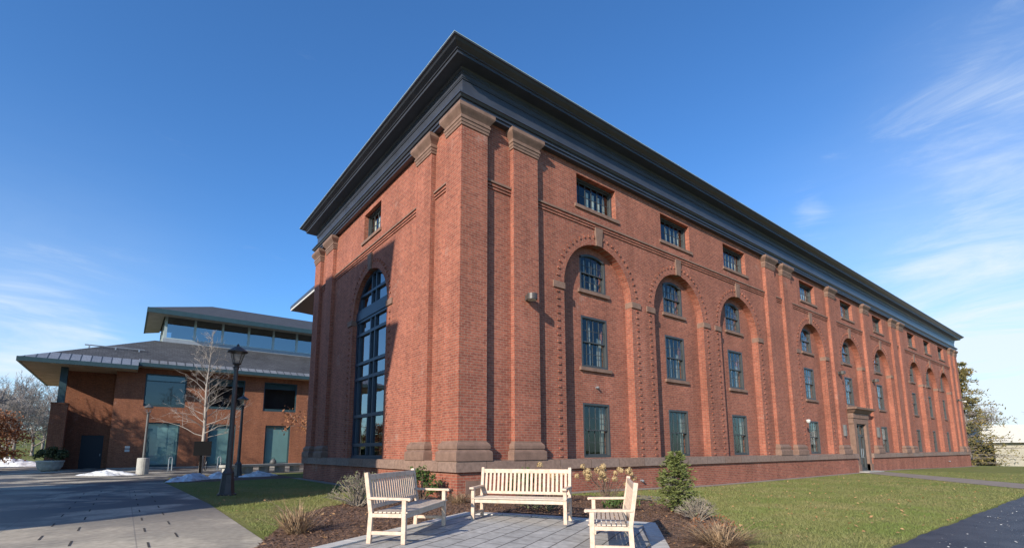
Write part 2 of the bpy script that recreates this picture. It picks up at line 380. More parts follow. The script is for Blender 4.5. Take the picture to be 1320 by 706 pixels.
# plaza of big concrete slabs, damp in places, the stains deepened where shade lies
def plaza_mat():
    M_ = masonry('plaza_slab', (.455, .40, .31), (.425, .37, .29), (.31, .275, .225), bw=1.75, rh=1.75, ms=.010, rough=.8, stain=.12, bump=.2, flat=True, offset=0)
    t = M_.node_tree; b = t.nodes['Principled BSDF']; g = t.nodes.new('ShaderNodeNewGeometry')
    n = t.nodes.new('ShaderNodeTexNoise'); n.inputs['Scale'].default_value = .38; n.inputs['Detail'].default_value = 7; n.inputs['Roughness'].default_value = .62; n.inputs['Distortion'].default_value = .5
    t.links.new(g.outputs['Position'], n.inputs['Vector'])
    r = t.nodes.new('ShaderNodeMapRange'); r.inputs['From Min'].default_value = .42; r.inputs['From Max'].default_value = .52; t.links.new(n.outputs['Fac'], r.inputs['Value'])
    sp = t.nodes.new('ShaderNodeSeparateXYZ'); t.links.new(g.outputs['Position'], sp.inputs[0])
    ry = t.nodes.new('ShaderNodeMapRange'); ry.inputs['From Min'].default_value = -1; ry.inputs['From Max'].default_value = 4; ry.inputs['To Min'].default_value = .30; t.links.new(sp.outputs['Y'], ry.inputs['Value'])  # damp colour strengthens along Y, darkening the shaded part of the plaza
    wet_shade = math_n(t, 'MULTIPLY', r.outputs[0], ry.outputs[0])
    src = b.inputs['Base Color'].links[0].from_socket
    x = t.nodes.new('ShaderNodeMix'); x.data_type = 'RGBA'; t.links.new(wet_shade, x.inputs['Factor']); t.links.new(src, x.inputs['A']); x.inputs['B'].default_value = (.065, .062, .060, 1); t.links.new(x.outputs['Result'], b.inputs['Base Color'])
    rr = t.nodes.new('ShaderNodeMapRange'); rr.inputs['To Min'].default_value = .85; rr.inputs['To Max'].default_value = .48; t.links.new(wet_shade, rr.inputs['Value']); t.links.new(rr.outputs[0], b.inputs['Roughness'])
    return M_
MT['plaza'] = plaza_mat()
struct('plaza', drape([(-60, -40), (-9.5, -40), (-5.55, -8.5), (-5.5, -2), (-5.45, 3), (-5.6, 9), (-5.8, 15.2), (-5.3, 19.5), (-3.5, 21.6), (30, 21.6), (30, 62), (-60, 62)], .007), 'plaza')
sl = MB()
for x in (-8.15, -7.75, -6.87, -6.49):
    off = {-8.15: -1.0, -7.75: -.2, -6.87: -1.05, -6.49: -2.0}[x]
    for k in range(-3, 7):
        y = off+1.72*k; sl.quad((x-.013, y-.26, .011), (x+.013, y-.26, .011), (x+.013, y+.26, .011), (x-.013, y+.26, .011))
MT['slot'] = mat('joint_dirt', (.06, .052, .045), .95)
struct('plaza_drain', sl, 'slot')
cb = MB(); cb.box(-20.5, -12.8, 29.0, 29.25, 0, .04)
struct('plaza_stripe', cb, 'concrete')

# asphalt road, walk to the door, gravel margin along the wall
MT['asphalt'] = mat('asphalt', (.030, .032, .038), .55, col2=(.066, .068, .074), vscale=1.6, bump=1.0, bscale=70, spec=.5)
MT['walk'] = mat('walk_concrete', (.27, .225, .185), .9, col2=(.20, .165, .14), vscale=2.5)
rd = strip([(-1.5, -12.25), (40, -12.3), (70, -12.6), (160, -14)], 6.3, .014, wob=.012, step=.2)
struct('road', rd, 'asphalt')
struct('path', strip([(30.7, -.35), (19.9, -8.75), (19.3, -9.3)], 2.0, .012), 'walk')
struct('wall_margin', strip([(-.3, -.48), (29.4, -.48)], .5, .010), 'walk')
wm = strip([(32.5, -.48), (62.2, -.48)], .5, .010); strip([(-.45, -.6), (-.45, 14.6)], .4, .010, wm)
struct('wall_margin', wm, 'walk')
struct('stepping_slab', drape([(5.32, -1.75), (5.7, -2.35), (4.6, -3.1), (4.3, -2.5)], .014), 'walk')

# patio of the benches
E1 = Vector((.882, .471)); E2 = Vector((.471, -.882)); PO = Vector((-1.46, -2.59))       # back-left corner, inward is -E1
def pat(a, b): q = PO+E2*a-E1*b; return (q.x, q.y)
MT['paver'] = None
def paver_mat():
    M_ = masonry('slate_paver', (.43, .41, .38), (.36, .345, .32), (.14, .13, .12), bw=.62, rh=.31, ms=.012, stain=.2, bump=.6, flat=True, sscale=1.2, offset=.37)
    t = M_.node_tree
    br = [n for n in t.nodes if n.type == 'TEX_BRICK'][0]; src = br.inputs['Vector'].links[0].from_socket
    mp_ = t.nodes.new('ShaderNodeMapping'); mp_.inputs['Rotation'].default_value = (0, 0, -math.atan2(E1.y, E1.x)); t.links.new(src, mp_.inputs[0]); t.links.new(mp_.outputs[0], br.inputs['Vector'])
    return M_
MT['paver'] = paver_mat()
MT['paver_edge'] = mat('pale_paver_edge', (.56, .54, .50), .85, col2=(.45, .43, .40), vscale=6)
PC = [(-1.46, -2.59), (1.05, -5.53), (-3.9, -9.75), (-9.4, -6.83)]
struct('patio', drape(PC, .013), 'paver')
pe = MB()
def edge(a, b, wi):
    a = Vector(a); b = Vector(b); L = (b-a).length; d = (b-a)/L; n = Vector((d.y, -d.x))*wi; k = int(L/.6)
    for i in range(k):
        p = a+d*(L*i/k+.006); q = a+d*(L*(i+1)/k-.006); P = [p, q, q+n, p+n]
        pe.hexa([(v.x, v.y, hz(v.x, v.y)-.02) for v in P]+[(v.x, v.y, hz(v.x, v.y)+.032) for v in P])
edge(PC[3], PC[0], .24); edge((-1.46+.16, -2.59-.18), PC[1], .24); edge((1.05-.18, -5.53-.155), PC[2], .26)
struct('patio_border', pe, 'paver_edge')

# mulch bed with loose chips
MT['mulch'] = mat('mulch', (.095, .055, .038), .95, col2=(.185, .115, .080), vscale=22, bump=1.0, bscale=40)
MT['chip'] = mat('bark_chip', (.20, .115, .075), .95, col2=(.075, .042, .030), vscale=18)
mpoly = [(-6.0, -4.7), (-5.35, -3.0), (-4.6, -1.2), (-3.6, .25), (-2.4, 1.2), (-1.2, 1.7), (-.25, 1.9), (-.25, -.25), (2.2, -.3), (3.6, -1.4), (4.3, -3.0), (4.1, -4.2), (3.5, -5.04), (2.4, -6.1), (.9, -7.25), (-.6, -8.4), (-2.5, -9.9), (-6.0, -9.9)]
struct('mulch_bed', drape(mpoly, .009), 'mulch')
mu = MB(); mu.quad(*[(x, y, .009) for x, y in [(-5.75, 14.3), (-4.2, 14.0), (-2.2, 14.6), (-.3, 14.6), (-.2, 20.6), (-2.6, 21.2), (-4.6, 20.6), (-5.6, 17.5)]]); struct('mulch_bed', mu, 'mulch')
def inside(x, y, P):
    c = False; j = len(P)-1
    for i in range(len(P)):
        if (P[i][1] > y) != (P[j][1] > y) and x < (P[j][0]-P[i][0])*(y-P[i][1])/(P[j][1]-P[i][1])+P[i][0]: c = not c
        j = i
    return c
rng = random.Random(5)
patio_poly = PC
ch = MB(); n = 0
while n < 17000:
    x = rng.uniform(-6, 4.4); y = rng.uniform(-9.6, 1.9)
    if not inside(x, y, mpoly) or inside(x, y, patio_poly): continue
    nr = Vector((rng.gauss(0, .5), rng.gauss(0, .5), 1)).normalized()
    ch.leaf((x, y, hz(x, y)+.012+rng.random()*.03), rng.uniform(.02, .075), rng, asp=.4, nrm=nr); n += 1
struct('mulch_chips', ch, 'chip', kind='stuff', recalc=False)

# ------------------------------------------------------------------ the long brick hall
HL, HW = 61.5, 14.0
hall = thing('brick_building', 'long red brick hall with round arched window bays, brownstone trim and a deep charcoal cornice', 'building', (0, 0, 0))
BAYS = [5.893, 10.916, 15.96, 24.56, 30.9, 37.2, 46.0, 51.0, 56.0]
AW, SPR = 3.59, 6.95
LC, LWD, LSPR = 7.0, 3.52, 6.85
AR = 20
def arch_pts(c, w, zs, n=AR): return [(c-w/2*math.cos(math.pi*i/n), zs+w/2*math.sin(math.pi*i/n)) for i in range(n+1)]
def front(F, mb, U0, U1, bays, w, zs, z0, zm, z1, att, rec, arec=.34):
    """wall face with arched recesses below zm and attic openings above"""
    def q(u0, u1, za, zb): mb.quad(F(u0, 0, za), F(u1, 0, za), F(u1, 0, zb), F(u0, 0, zb))
    e = [U0]+[k for c in bays for k in (c-w/2, c+w/2)]+[U1]
    for i in range(0, len(e), 2): q(e[i], e[i+1], z0, zm)
    for c in bays:
        A = arch_pts(c, w, zs)
        for (ua, za), (ub, zb) in zip(A[:-1], A[1:]): mb.quad(F(ua, 0, za), F(ub, 0, zb), F(ub, 0, zm), F(ua, 0, zm))
        J = [(c-w/2, z0)]+A+[(c+w/2, z0)]
        for (ua, za), (ub, zb) in zip(J[:-1], J[1:]): mb.quad(F(ua, 0, za), F(ub, 0, zb), F(ub, -rec, zb), F(ua, -rec, za))
    e = [U0]+[k for a in att for k in (a[0], a[1])]+[U1]
    for i in range(0, len(e), 2): q(e[i], e[i+1], zm, z1)
    for a0, a1, za, zb in att:
        q(a0, a1, zm, za); q(a0, a1, zb, z1)
        for (p, r_) in (((a0, za), (a0, zb)), ((a0, zb), (a1, zb)), ((a1, zb), (a1, za)), ((a1, za), (a0, za))):
            mb.quad(F(p[0], 0, p[1]), F(r_[0], 0, r_[1]), F(r_[0], -arec, r_[1]), F(p[0], -arec, p[1]))
ATZ0, ATZ1 = 10.07, 11.27
att_R = [(c-1.07, c+1.07, ATZ0, ATZ1) for c in BAYS]
att_L = [(LC-.88, LC+.88, ATZ0, ATZ1)]
ROWS = [(1.06, 2.95, 0), (4.22, 6.10, 0), (7.06, 8.33, .17)]       # z0, z1, rise of the head
REC = .32
def panel(F, mb, c, w, rows, d, z0, z1, wr=.36, hw=.69):
    """back wall of a recessed bay with its window holes"""
    u0, u1 = c-w/2, c+w/2
    def q(a, b, za, zb): mb.quad(F(a, d, za), F(b, d, za), F(b, d, zb), F(a, d, zb))
    q(u0, c-hw, z0, z1); q(c+hw, u1, z0, z1); z = z0
    for za, zb, rise in rows:
        if za > z: q(c-hw, c+hw, z, za)
        P = [(c-hw+2*hw*i/10, zb+rise*(1-((i-5)/5)**2)) for i in range(11)] if rise else [(c-hw, zb), (c+hw, zb)]
        top = zb+rise+.02 if rise else zb
        if rise:
            for (a, za_), (b, zb_) in zip(P[:-1], P[1:]): mb.quad(F(a, d, za_), F(b, d, zb_), F(b, d, top), F(a, d, top))
        J = [(c-hw, za)]+P+[(c+hw, za)]
        for (a, za_), (b, zb_) in zip(J, J[1:]+J[:1]): mb.quad(F(a, d, za_), F(b, d, zb_), F(b, d-wr, zb_), F(a, d-wr, za_))
        z = top
    q(c-hw, c+hw, z, z1)
wb = MB()
front(FR, wb, 0, HL, BAYS, AW, SPR, 1.0, 9.34, 11.7, att_R, REC)
front(FL, wb, 0, HW, [LC], LWD, LSPR, 1.0, 9.34, 11.7, att_L, .30)
for i, c in enumerate(BAYS):
    if i == 4: panel(FR, wb, c, AW, ROWS[1:], -REC, 2.9, 8.9)
    else: panel(FR, wb, c, AW, ROWS, -REC, 1.0, 8.9)
# side pieces beside the door inside the middle bay
c = BAYS[4]
for s in (-1, 1):
    a, b = sorted((c+s*AW/2, c+s*.9)); wb.quad(FR(a, -REC, -.6), FR(b, -REC, -.6), FR(b, -REC, 2.9), FR(a, -REC, 2.9))
# far sides
wb.quad((HL, 0, -2), (HL, HW, -2), (HL, HW, 11.7), (HL, 0, 11.7)); wb.quad((0, HW, -2), (HL, HW, -2), (HL, HW, 11.7), (0, HW, 11.7))
wb.build('wall', 'brick', hall)
DG0, DG1 = 29.5, 32.3
for q_ in ((-.2, DG0, -.2, .1, -1.2), (DG1, HL+.2, -.2, .1, -1.6), (-.2, .1, .1, HW+.2, -1.2), (HL-.1, HL+.2, .1, HW+.2, -2)):
    fb = MB(); fb.box(*q_, .735); fb.build('foundation_wall', 'brick', hall)
for k in range(4):
    bb = MB()
    for z0, z1, d in ((.735, .99, .29), (.99, 1.03, .27)): bb.box(*((-d, DG0, -d, .1), (DG1, HL+d, -d, .1), (-d, .1, .1, HW+d), (HL-.1, HL+d, .1, HW+d))[k], z0, z1)
    bb.build('stone_belt', 'stone', hall)
# cornerstone with its carved year
cs = MB(); cs.box(.06, .78, -.212, -.15, .06, .50); cso = cs.build('cornerstone', 'stone_trim', hall)
def text(name, s, size, loc, rot, m_, parent, ext=.004):
    cu = bpy.data.curves.new(name, 'FONT'); cu.body = s; cu.size = size; cu.extrude = ext
    to = bpy.data.objects.new(name, cu); COL.objects.link(to); bpy.context.view_layer.update()
    me = bpy.data.meshes.new_from_object(to.evaluated_get(bpy.context.evaluated_depsgraph_get())); bpy.data.objects.remove(to)
    o = bpy.data.objects.new(name, me); COL.objects.link(o); me.materials.append(MT[m_]); o.parent = parent; o.location = loc; o.rotation_euler = rot
    return o
MT['incised'] = mat('incised_stone', (.12, .08, .065), .9)
text('carved_year', '19', .24, (.16, -.213, .20), (math.pi/2, 0, 0), 'incised', cso)
# pilasters
PD = .17
PR = [(1.79, 2.81), (18.84, 19.88), (20.86, 21.88), (27.25, 28.30), (33.51, 34.56), (39.87, 40.91), (41.82, 42.85), (58.78, 59.80)]
PL = [(1.67, 2.68), (11.32, 12.33)]
def pil_rings(mb, fp, prof):
    """fp(off) -> four corners of the footprint grown by off"""
    mb.rings([[(x, y, z) for x, y in fp(o)] for o, z in prof])
BASEP = [(.13, 1.03), (.13, 1.24), (.12, 1.28), (.06, 1.33), (.06, 1.345), (.085, 1.36), (.085, 1.45), (.07, 1.49), (.012, 1.55), (.012, 1.57)]
CAPP = [(.012, 10.92), (.03, 10.93), (.03, 11.0), (.05, 11.02), (.05, 11.10), (.075, 11.12), (.075, 11.19), (.05, 11.2), (.05, 11.24), (.09, 11.30), (.15, 11.38), (.18, 11.43), (.18, 11.545)]
def pilaster(fp):
    mb = MB(); pil_rings(mb, fp, [(0, 1.0), (0, 11.53)]); p = mb.build('pilaster', 'brick', hall)
    mb = MB(); pil_rings(mb, fp, BASEP); mb.build('pilaster_base', 'stone_trim', p)
    mb = MB(); pil_rings(mb, fp, CAPP); mb.build('capital', 'stone_trim', p)
def fpR(a, b): return lambda o: [(a-o, -PD-o), (b+o, -PD-o), (b+o, .06), (a-o, .06)]
def fpL(a, b): return lambda o: [(-PD-o, a-o), (.06, a-o), (.06, b+o), (-PD-o, b+o)]
pilaster(lambda o: [(-PD-o, -PD-o), (.77+o, -PD-o), (.77+o, .70+o), (-PD-o, .70+o)])
pilaster(lambda o: [(-PD-o, 13.3-o), (.5, 13.3-o), (.5, 14+PD+o), (-PD-o, 14+PD+o)])
pilaster(lambda o: [(60.75-o, -PD-o), (HL+PD+o, -PD-o), (HL+PD+o, .7+o), (60.75-o, .7+o)])
for a, b in PR: pilaster(fpR(a, b))
for a, b in PL: pilaster(fpL(a, b))
# string course, in runs between the pilasters
def course(F, runs):
    for a, b in runs:
        sc = MB(); st = MB()
        for z0, z1, d in ((9.34, 9.40, .035), (9.44, 9.50, .05)): sc.fbox(F, a, b, -.02, d, z0, z1)
        st.fbox(F, a, b, -.02, .075, 9.54, 9.60)
        o = sc.build('string_course', 'brick', hall); st.build('course_cap', 'stone_trim', o)
ed = [.77]+[k for p in PR for k in p]+[60.75]; course(FR, [(ed[i], ed[i+1]) for i in range(0, len(ed), 2)])
ed = [.70]+[k for p in PL for k in p]+[13.3]; course(FL, [(ed[i], ed[i+1]) for i in range(0, len(ed), 2)])
# arches: header-brick ring, keystone, imposts
def arch_trim(F, c, w, zs, zb=1.1):
    mb = MB(); R = w/2+.31
    z = zb
    while z < zs-.3:
        for s in (-1, 1): u = c+s*R; mb.fbox(F, u-.052, u+.052, -.02, .038, z, z+.068)
        z += .25
    k = int(math.pi*R/.25)
    for i in range(k+1):
        a = math.pi*i/k
        if abs(a-math.pi/2) < .12 or math.sin(a)*R < .12: continue
        cu, cz = c-R*math.cos(a), zs+R*math.sin(a); er = Vector((-math.cos(a), math.sin(a))); et = Vector((er.y, -er.x)); P = []
        for d in (-.02, .038):
            for p, q_ in ((-1, -1), (1, -1), (1, 1), (-1, 1)):
                v = Vector((cu, cz))+er*p*.05+et*q_*.033; P.append(F(v.x, d, v.y))
        mb.hexa(P)
    ar = mb.build('arch_ring', 'brick', hall)
    ks = MB(); zt = zs+w/2+.66; zbm = zs+w/2-.02
    ks.hexa([F(c-.14, d, zbm) for d in (-.2,)]+[F(c+.14, -.2, zbm), F(c+.14, .055, zbm), F(c-.14, .055, zbm), F(c-.20, -.2, zt), F(c+.20, -.2, zt), F(c+.20, .075, zt), F(c-.20, .075, zt)])
    ks.build('keystone', 'stone_trim', ar)
    for s in (-1, 1):
        ib = MB(); a, b = sorted((c+s*(w/2-.012), c+s*(w/2+.52))); ib.fbox(F, a, b, -.30, .05, zs-.22, zs+.0); ib.build('impost_block', 'stone_trim', ar)
for c in BAYS: arch_trim(FR, c, AW, SPR)
arch_trim(FL, LC, LWD, LSPR)

# windows
def window(F, c, hw, z0, z1, d, rise=0, cols=4, rows=2, sill=True, blind=None, bmat='blind', sash=True, mname='win_frame', gname='glass', parent=None):
    mb = MB(); fwid = .075
    def top(u): return z1+rise*(1-((u-c)/hw)**2) if rise else z1
    mb.fbox(F, c-hw, c-hw+fwid, d-.14, d+.02, z0, z1+(.0 if rise else 0)); mb.fbox(F, c+hw-fwid, c+hw, d-.14, d+.02, z0, z1)
    mb.fbox(F, c-hw+fwid, c+hw-fwid, d-.14, d+.02, z0, z0+fwid)
    if rise:
        n = 8
        for i in range(n):
            ua = c-hw+2*hw*i/n; ub = c-hw+2*hw*(i+1)/n
            P = [F(ua, d-.14, top(ua)-.09), F(ub, d-.14, top(ub)-.09), F(ub, d+.02, top(ub)-.09), F(ua, d+.02, top(ua)-.09), F(ua, d-.14, top(ua)), F(ub, d-.14, top(ub)), F(ub, d+.02, top(ub)), F(ua, d+.02, top(ua))]
            mb.hexa(P)
    else: mb.fbox(F, c-hw+fwid, c+hw-fwid, d-.14, d+.02, z1-fwid, z1)
    zm = (z0+z1+rise*.6)/2; i0, i1 = c-hw+fwid, c+hw-fwid
    def sash_(za, zb, dd, arched=False):
        r = .045
        mb.fbox(F, i0, i0+r, dd-.04, dd, za, zb); mb.fbox(F, i1-r, i1, dd-.04, dd, za, zb)
        mb.fbox(F, i0+r, i1-r, dd-.04, dd, za, za+r)
        if not arched: mb.fbox(F, i0+r, i1-r, dd-.04, dd, zb-r, zb)
        for k in range(1, cols):
            u = i0+(i1-i0)*k/cols; mb.fbox(F, u-.011, u+.011, dd-.032, dd-.006, za+r, (top(u)-.09 if arched else zb-r))
        for k in range(1, rows):
            z = za+(zb-za)*k/rows; mb.fbox(F, i0+r, i1-r, dd-.030, dd-.008, z-.011, z+.011)
    if sash:
        sash_(zm-.02, (z1 if rise else z1-fwid), d-.03, bool(rise)); sash_(z0+fwid, zm+.025, d-.085)
    else: sash_(z0+fwid, z1-fwid, d-.05)
    w = mb.build('window', mname, parent or hall)
    g = MB()
    if sash:
        n = 8 if rise else 1; dd = d-.05
        for i in range(n):
            ua = i0+(i1-i0)*i/n; ub = i0+(i1-i0)*(i+1)/n; g.quad(F(ua, dd, zm), F(ub, dd, zm), F(ub, dd, top(ub)-.04), F(ua, dd, top(ua)-.04))
        g.quad(F(i0, d-.105, z0+.05), F(i1, d-.105, z0+.05), F(i1, d-.105, zm), F(i0, d-.105, zm))
    else: g.quad(F(i0, d-.07, z0+.05), F(i1, d-.07, z0+.05), F(i1, d-.07, z1-.05), F(i0, d-.07, z1-.05))
    g.build('pane', gname, w, recalc=False)
    if sill:
        s = MB(); s.fbox(F, c-hw-.13, c+hw+.13, d-.12, sill, z0-.13, z0-.005); s.build('sill', 'stone_trim', w)
    if blind:
        b = MB()
        for (ua, ub, za, zb) in blind: b.quad(F(ua, d-.22, za), F(ub, d-.22, za), F(ub, d-.22, zb), F(ua, d-.22, zb))
        b.build('blind', bmat, w, recalc=False)
    return w
rng = random.Random(11)
for i, c in enumerate(BAYS):
    for j, (z0, z1, rise) in enumerate(ROWS):
        if i == 4 and j == 0: continue
        bl = None
        if j == 1 and i >= 5: bl = [(c-.6, c+.6, z0+.1, z0+.75), (c+.25, c+.6, z0+.75, z1-.1)]
        elif j == 0: bl = [(c+.38, c+.62, z0+.1, z1-.1)] if i < 6 else None
        elif j == 1: bl = [(c+.35, c+.62, z0+.1, z0+1.2), (c-.45, c-.38, z0+.1, z1), (c-.05, c+.02, z0+.1, z1)]
        else: bl = [(c-.25, c-.18, z0+.1, z1), (c+.05, c+.12, z0+.1, z1), (c+.32, c+.42, z0+.1, z1)]
        window(FR, c, .69, z0, z1, -REC-.018, rise, 4, 2, sill=(-REC+.09 if j else None), blind=bl)
    a = att_R[i]; bl = [(c+u, c+u+.13, ATZ0+.1, ATZ1-.25) for u in (-.12, .2, .5, .78)]
    window(FR, c, 1.07, ATZ0, ATZ1, -.22, 0, 6, 2, sill=.06, blind=bl, bmat='blind_pale', sash=False)
window(FL, LC, .88, ATZ0, ATZ1, -.20, 0, 4, 2, sill=.06, blind=[(LC+u, LC+u+.2, ATZ0+.1, ATZ1-.1) for u in (-.8, -.3, .2, .6)], bmat='blind_pale', sash=False)
# the tall arched window of the short side
bw = MB(); d = -.22
l, r = LC-LWD/2, LC+LWD/2; T = 1.03
def mull(u, w_, z0, z1, dep=.14): bw.fbox(FL, u-w_/2, u+w_/2, d-dep, d+.03, z0, z1)
def rail(z, h_, u0=None, u1=None, dd=.04): bw.fbox(FL, u0 or l, u1 or r, d-.12, d+dd, z-h_/2, z+h_/2)
def zar(u): return LSPR+math.sqrt(max(0, (LWD/2)**2-(u-LC)**2))
mull(l+.07, .14, T, LSPR); mull(r-.07, .14, T, LSPR)
for u, w_ in ((l+.36, .06), (LC-.22, .09), (LC+.22, .09), (r-.36, .06)): mull(u, w_, T, 6.72); mull(u, w_*.9, 7.2, zar(u)-.05)
bw.fbox(FL, LC-.175, LC+.175, d-.12, d-.09, T, zar(LC)-.08)
for z, h_ in ((T+.06, .12), (1.56, .13), (2.72, .13), (4.26, .13), (4.90, .12), (6.14, .12)): rail(z, h_)
rail(6.72, .10); rail(6.96, .36, dd=.075); rail(7.20, .10); rail(7.82, .10, LC-1.45, LC+1.45)
A = arch_pts(LC, LWD, LSPR, 24); A2 = arch_pts(LC, LWD-.24, LSPR, 24)
for i in range(24):
    (ua, za), (ub, zb), (uc, zc), (ud, zd) = A[i], A[i+1], A2[i+1], A2[i]
    bw.hexa([FL(ua, d-.14, za), FL(ub, d-.14, zb), FL(uc, d-.14, zc), FL(ud, d-.14, zd), FL(ua, d+.03, za), FL(ub, d+.03, zb), FL(uc, d+.03, zc), FL(ud, d+.03, zd)])
bwo = bw.build('arched_window', 'win_blue', hall)
g = MB(); g.quad(FL(l, d-.05, T), FL(r, d-.05, T), FL(r, d-.05, LSPR), FL(l, d-.05, LSPR))
for (ua, za), (ub, zb) in zip(A[:-1], A[1:]): g.quad(FL(ua, d-.05, LSPR), FL(ub, d-.05, LSPR), FL(ub, d-.05, zb), FL(ua, d-.05, za))
g.build('pane', 'glass_big', bwo, recalc=False)
# rooms seen dimly behind the panes
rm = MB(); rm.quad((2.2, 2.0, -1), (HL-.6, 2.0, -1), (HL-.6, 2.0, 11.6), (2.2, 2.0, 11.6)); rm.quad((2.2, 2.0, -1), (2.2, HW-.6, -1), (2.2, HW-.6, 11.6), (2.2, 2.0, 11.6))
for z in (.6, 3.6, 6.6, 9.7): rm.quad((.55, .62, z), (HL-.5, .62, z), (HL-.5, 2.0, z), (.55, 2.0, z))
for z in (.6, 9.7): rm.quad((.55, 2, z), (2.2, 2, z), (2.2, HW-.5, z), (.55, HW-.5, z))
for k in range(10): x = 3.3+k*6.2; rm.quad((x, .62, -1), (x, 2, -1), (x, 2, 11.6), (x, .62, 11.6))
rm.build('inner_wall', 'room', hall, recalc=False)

# entablature: rings run round the whole building
def ent(name, prof, m_):
    mb = MB(); mb.rings([[(-d, -d, z), (HL+d, -d, z), (HL+d, HW+d, z), (-d, HW+d, z)] for d, z in prof], cap=False); return mb.build(name, m_, hall)
ent('architrave', [(-.1, 11.545), (.20, 11.55), (.20, 11.635), (.245, 11.64), (.245, 11.735), (.29, 11.74), (.33, 11.80), (.36, 11.81), (.36, 11.86), (.15, 11.90)], 'dark_paint')
ent('frieze', [(.15, 11.90), (.15, 12.44)], 'dark_paint')
ent('cornice', [(.15, 12.44), (.175, 12.445), (.175, 12.48), (.19, 12.49), (.195, 12.60), (.215, 12.61), (.22, 12.72), (.26, 12.76), (.62, 12.77), (.62, 12.86), (.66, 12.87), (.66, 12.90), (.70, 12.92), (.80, 12.97), (.86, 13.03), (.90, 13.035), (.90, 13.075)], 'dark_paint')
ent('roof_edge', [(.90, 13.076), (.91, 13.077), (.91, 13.092), (.86, 13.10)], 'lip')
rf = MB(); E_ = .88
rf.quad((-E_, -E_, 13.095), (HL+E_, -E_, 13.095), (HL-5, HW/2, 14.0), (5, HW/2, 14.0)); rf.quad((-E_, HW+E_, 13.095), (HL+E_, HW+E_, 13.095), (HL-5, HW/2, 14.0), (5, HW/2, 14.0))
rf.quad((-E_, -E_, 13.095), (5, HW/2, 14), (-E_, HW+E_, 13.095)); rf.quad((HL+E_, -E_, 13.095), (HL-5, HW/2, 14), (HL+E_, HW+E_, 13.095))
rf.build('roof', 'roof', hall)

# entrance of the long side
c = 30.9
ds = MB()
for s in (-1, 1): a, b = sorted((c+s*.88, c+s*1.30)); ds.fbox(FR, a, b, -.4, .16, -.5, 2.95); a, b = sorted((c+s*.88, c+s*1.34)); ds.fbox(FR, a, b, -.3, .22, -.5, .35)
ds.fbox(FR, c-1.38, c+1.38, -.4, .16, 2.95, 3.28); ds.fbox(FR, c-1.42, c+1.42, -.3, .2, 3.30, 3.62)
ds.rings([[FR(c-1.42-o, -.2, z), FR(c+1.42+o, -.2, z), FR(c+1.42+o, .2+o, z), FR(c-1.42-o, .2+o, z)] for o, z in ((.0, 3.62), (.08, 3.66), (.2, 3.80), (.32, 3.86), (.34, 3.98), (.2, 4.02))])
ds.build('door_surround', 'stone_trim', hall)
dm = MB()
for a, b in ((c-.88, c-.80), (c+.80, c+.88), (c-.05, c+.05)): dm.fbox(FR, a, b, -.15, .0, -.14, 2.95)
for za, zb in ((-.14, .12), (2.12, 2.28), (2.86, 2.95), (.9, .96)): dm.fbox(FR, c-.80, c-.05, -.14, -.01, za, zb); dm.fbox(FR, c+.05, c+.80, -.14, -.01, za, zb)
for s in (-1, 1):
    for uu in (.10, .74): dm.fbox(FR, c+s*uu-.045, c+s*uu+.045, -.135, -.005, -.14, 2.2)
do = dm.build('door', 'win_frame', hall)
g = MB(); g.quad(FR(c-.85, -.08, -.1), FR(c+.85, -.08, -.1), FR(c+.85, -.08, 2.9), FR(c-.85, -.08, 2.9)); g.build('pane', 'glass', do, recalc=False)
hd = MB()
for s in (-1, 1): hd.tube([FR(c+s*.16, .05, .75), FR(c+s*.16, .05, 1.35)], [.018, .018], 6, True)
hd.build('handle', 'galv', do)
thr = MB(); thr.fbox(FR, c-1.4, c+1.4, -.4, .75, -.4, -.085); thr.build('door_step', 'concrete', hall)
# lamps fixed to the wall
def wall_lamp(x, z, d0):
    mb = MB(); n = 14
    R = [[FR(x+.17*math.cos(a), d0+.22+.17*math.sin(a), zz) for a in [2*math.pi*k/n for k in range(n)]] for zz in (z-.09, z+.09)]
    mb.rings(R); mb.fbox(FR, x-.10, x+.10, d0, d0+.12, z-.08, z+.08); lo = mb.build('wall_lamp', 'iron', hall)
    le = MB(); le.rings([[FR(x+.14*math.cos(a), d0+.22+.14*math.sin(a), zz) for a in [2*math.pi*k/n for k in range(n)]] for zz in (z-.10, z-.091)]); le.build('lens', 'lip', lo)
for x, z in ((2.32, 6.02), (27.75, 6.05), (34.0, 6.08), (59.3, 6.2)): wall_lamp(x, z, PD)
for x in (27.72, 33.9):
    mb = MB(); mb.rings([[FR(x+.13*math.cos(a), PD+.16*math.sin(a), z) for a in [math.pi*k/8 for k in range(9)]] for z in (2.12, 2.80)]); mb.build('wall_sconce', 'iron_grey', hall)
mb = MB(); mb.lathe((22.75, -.10, 2.85), [(.02, -.10), (.09, -.06), (.11, .02), (.11, .10), (.03, .12)], 12); mb.build('security_camera', 'white', hall, smooth=True)
mb = MB(); mb.lathe((61.9, -.35, 6.2), [(.03, -.1), (.12, -.05), (.12, .08), (.03, .1)], 12); mb.tube([(61.6, -.15, 6.2), (61.9, -.35, 6.25)], [.03, .03], 6, True); mb.build('security_camera', 'white', hall)
for x, z in ((5.9, 3.52), (7.55, .22), (52.5, .2)):  # the low one nearest the corner stands in for a floodlight
    mb = MB(); dd = .32 if z > 1 else -.2
    mb.tube([(x, dd+.02, z), (x, dd-.08, z+.01), (x, dd-.13, z-.03)], [.035, .035, .04], 8, True); mb.build('wall_fitting', 'galv', hall)

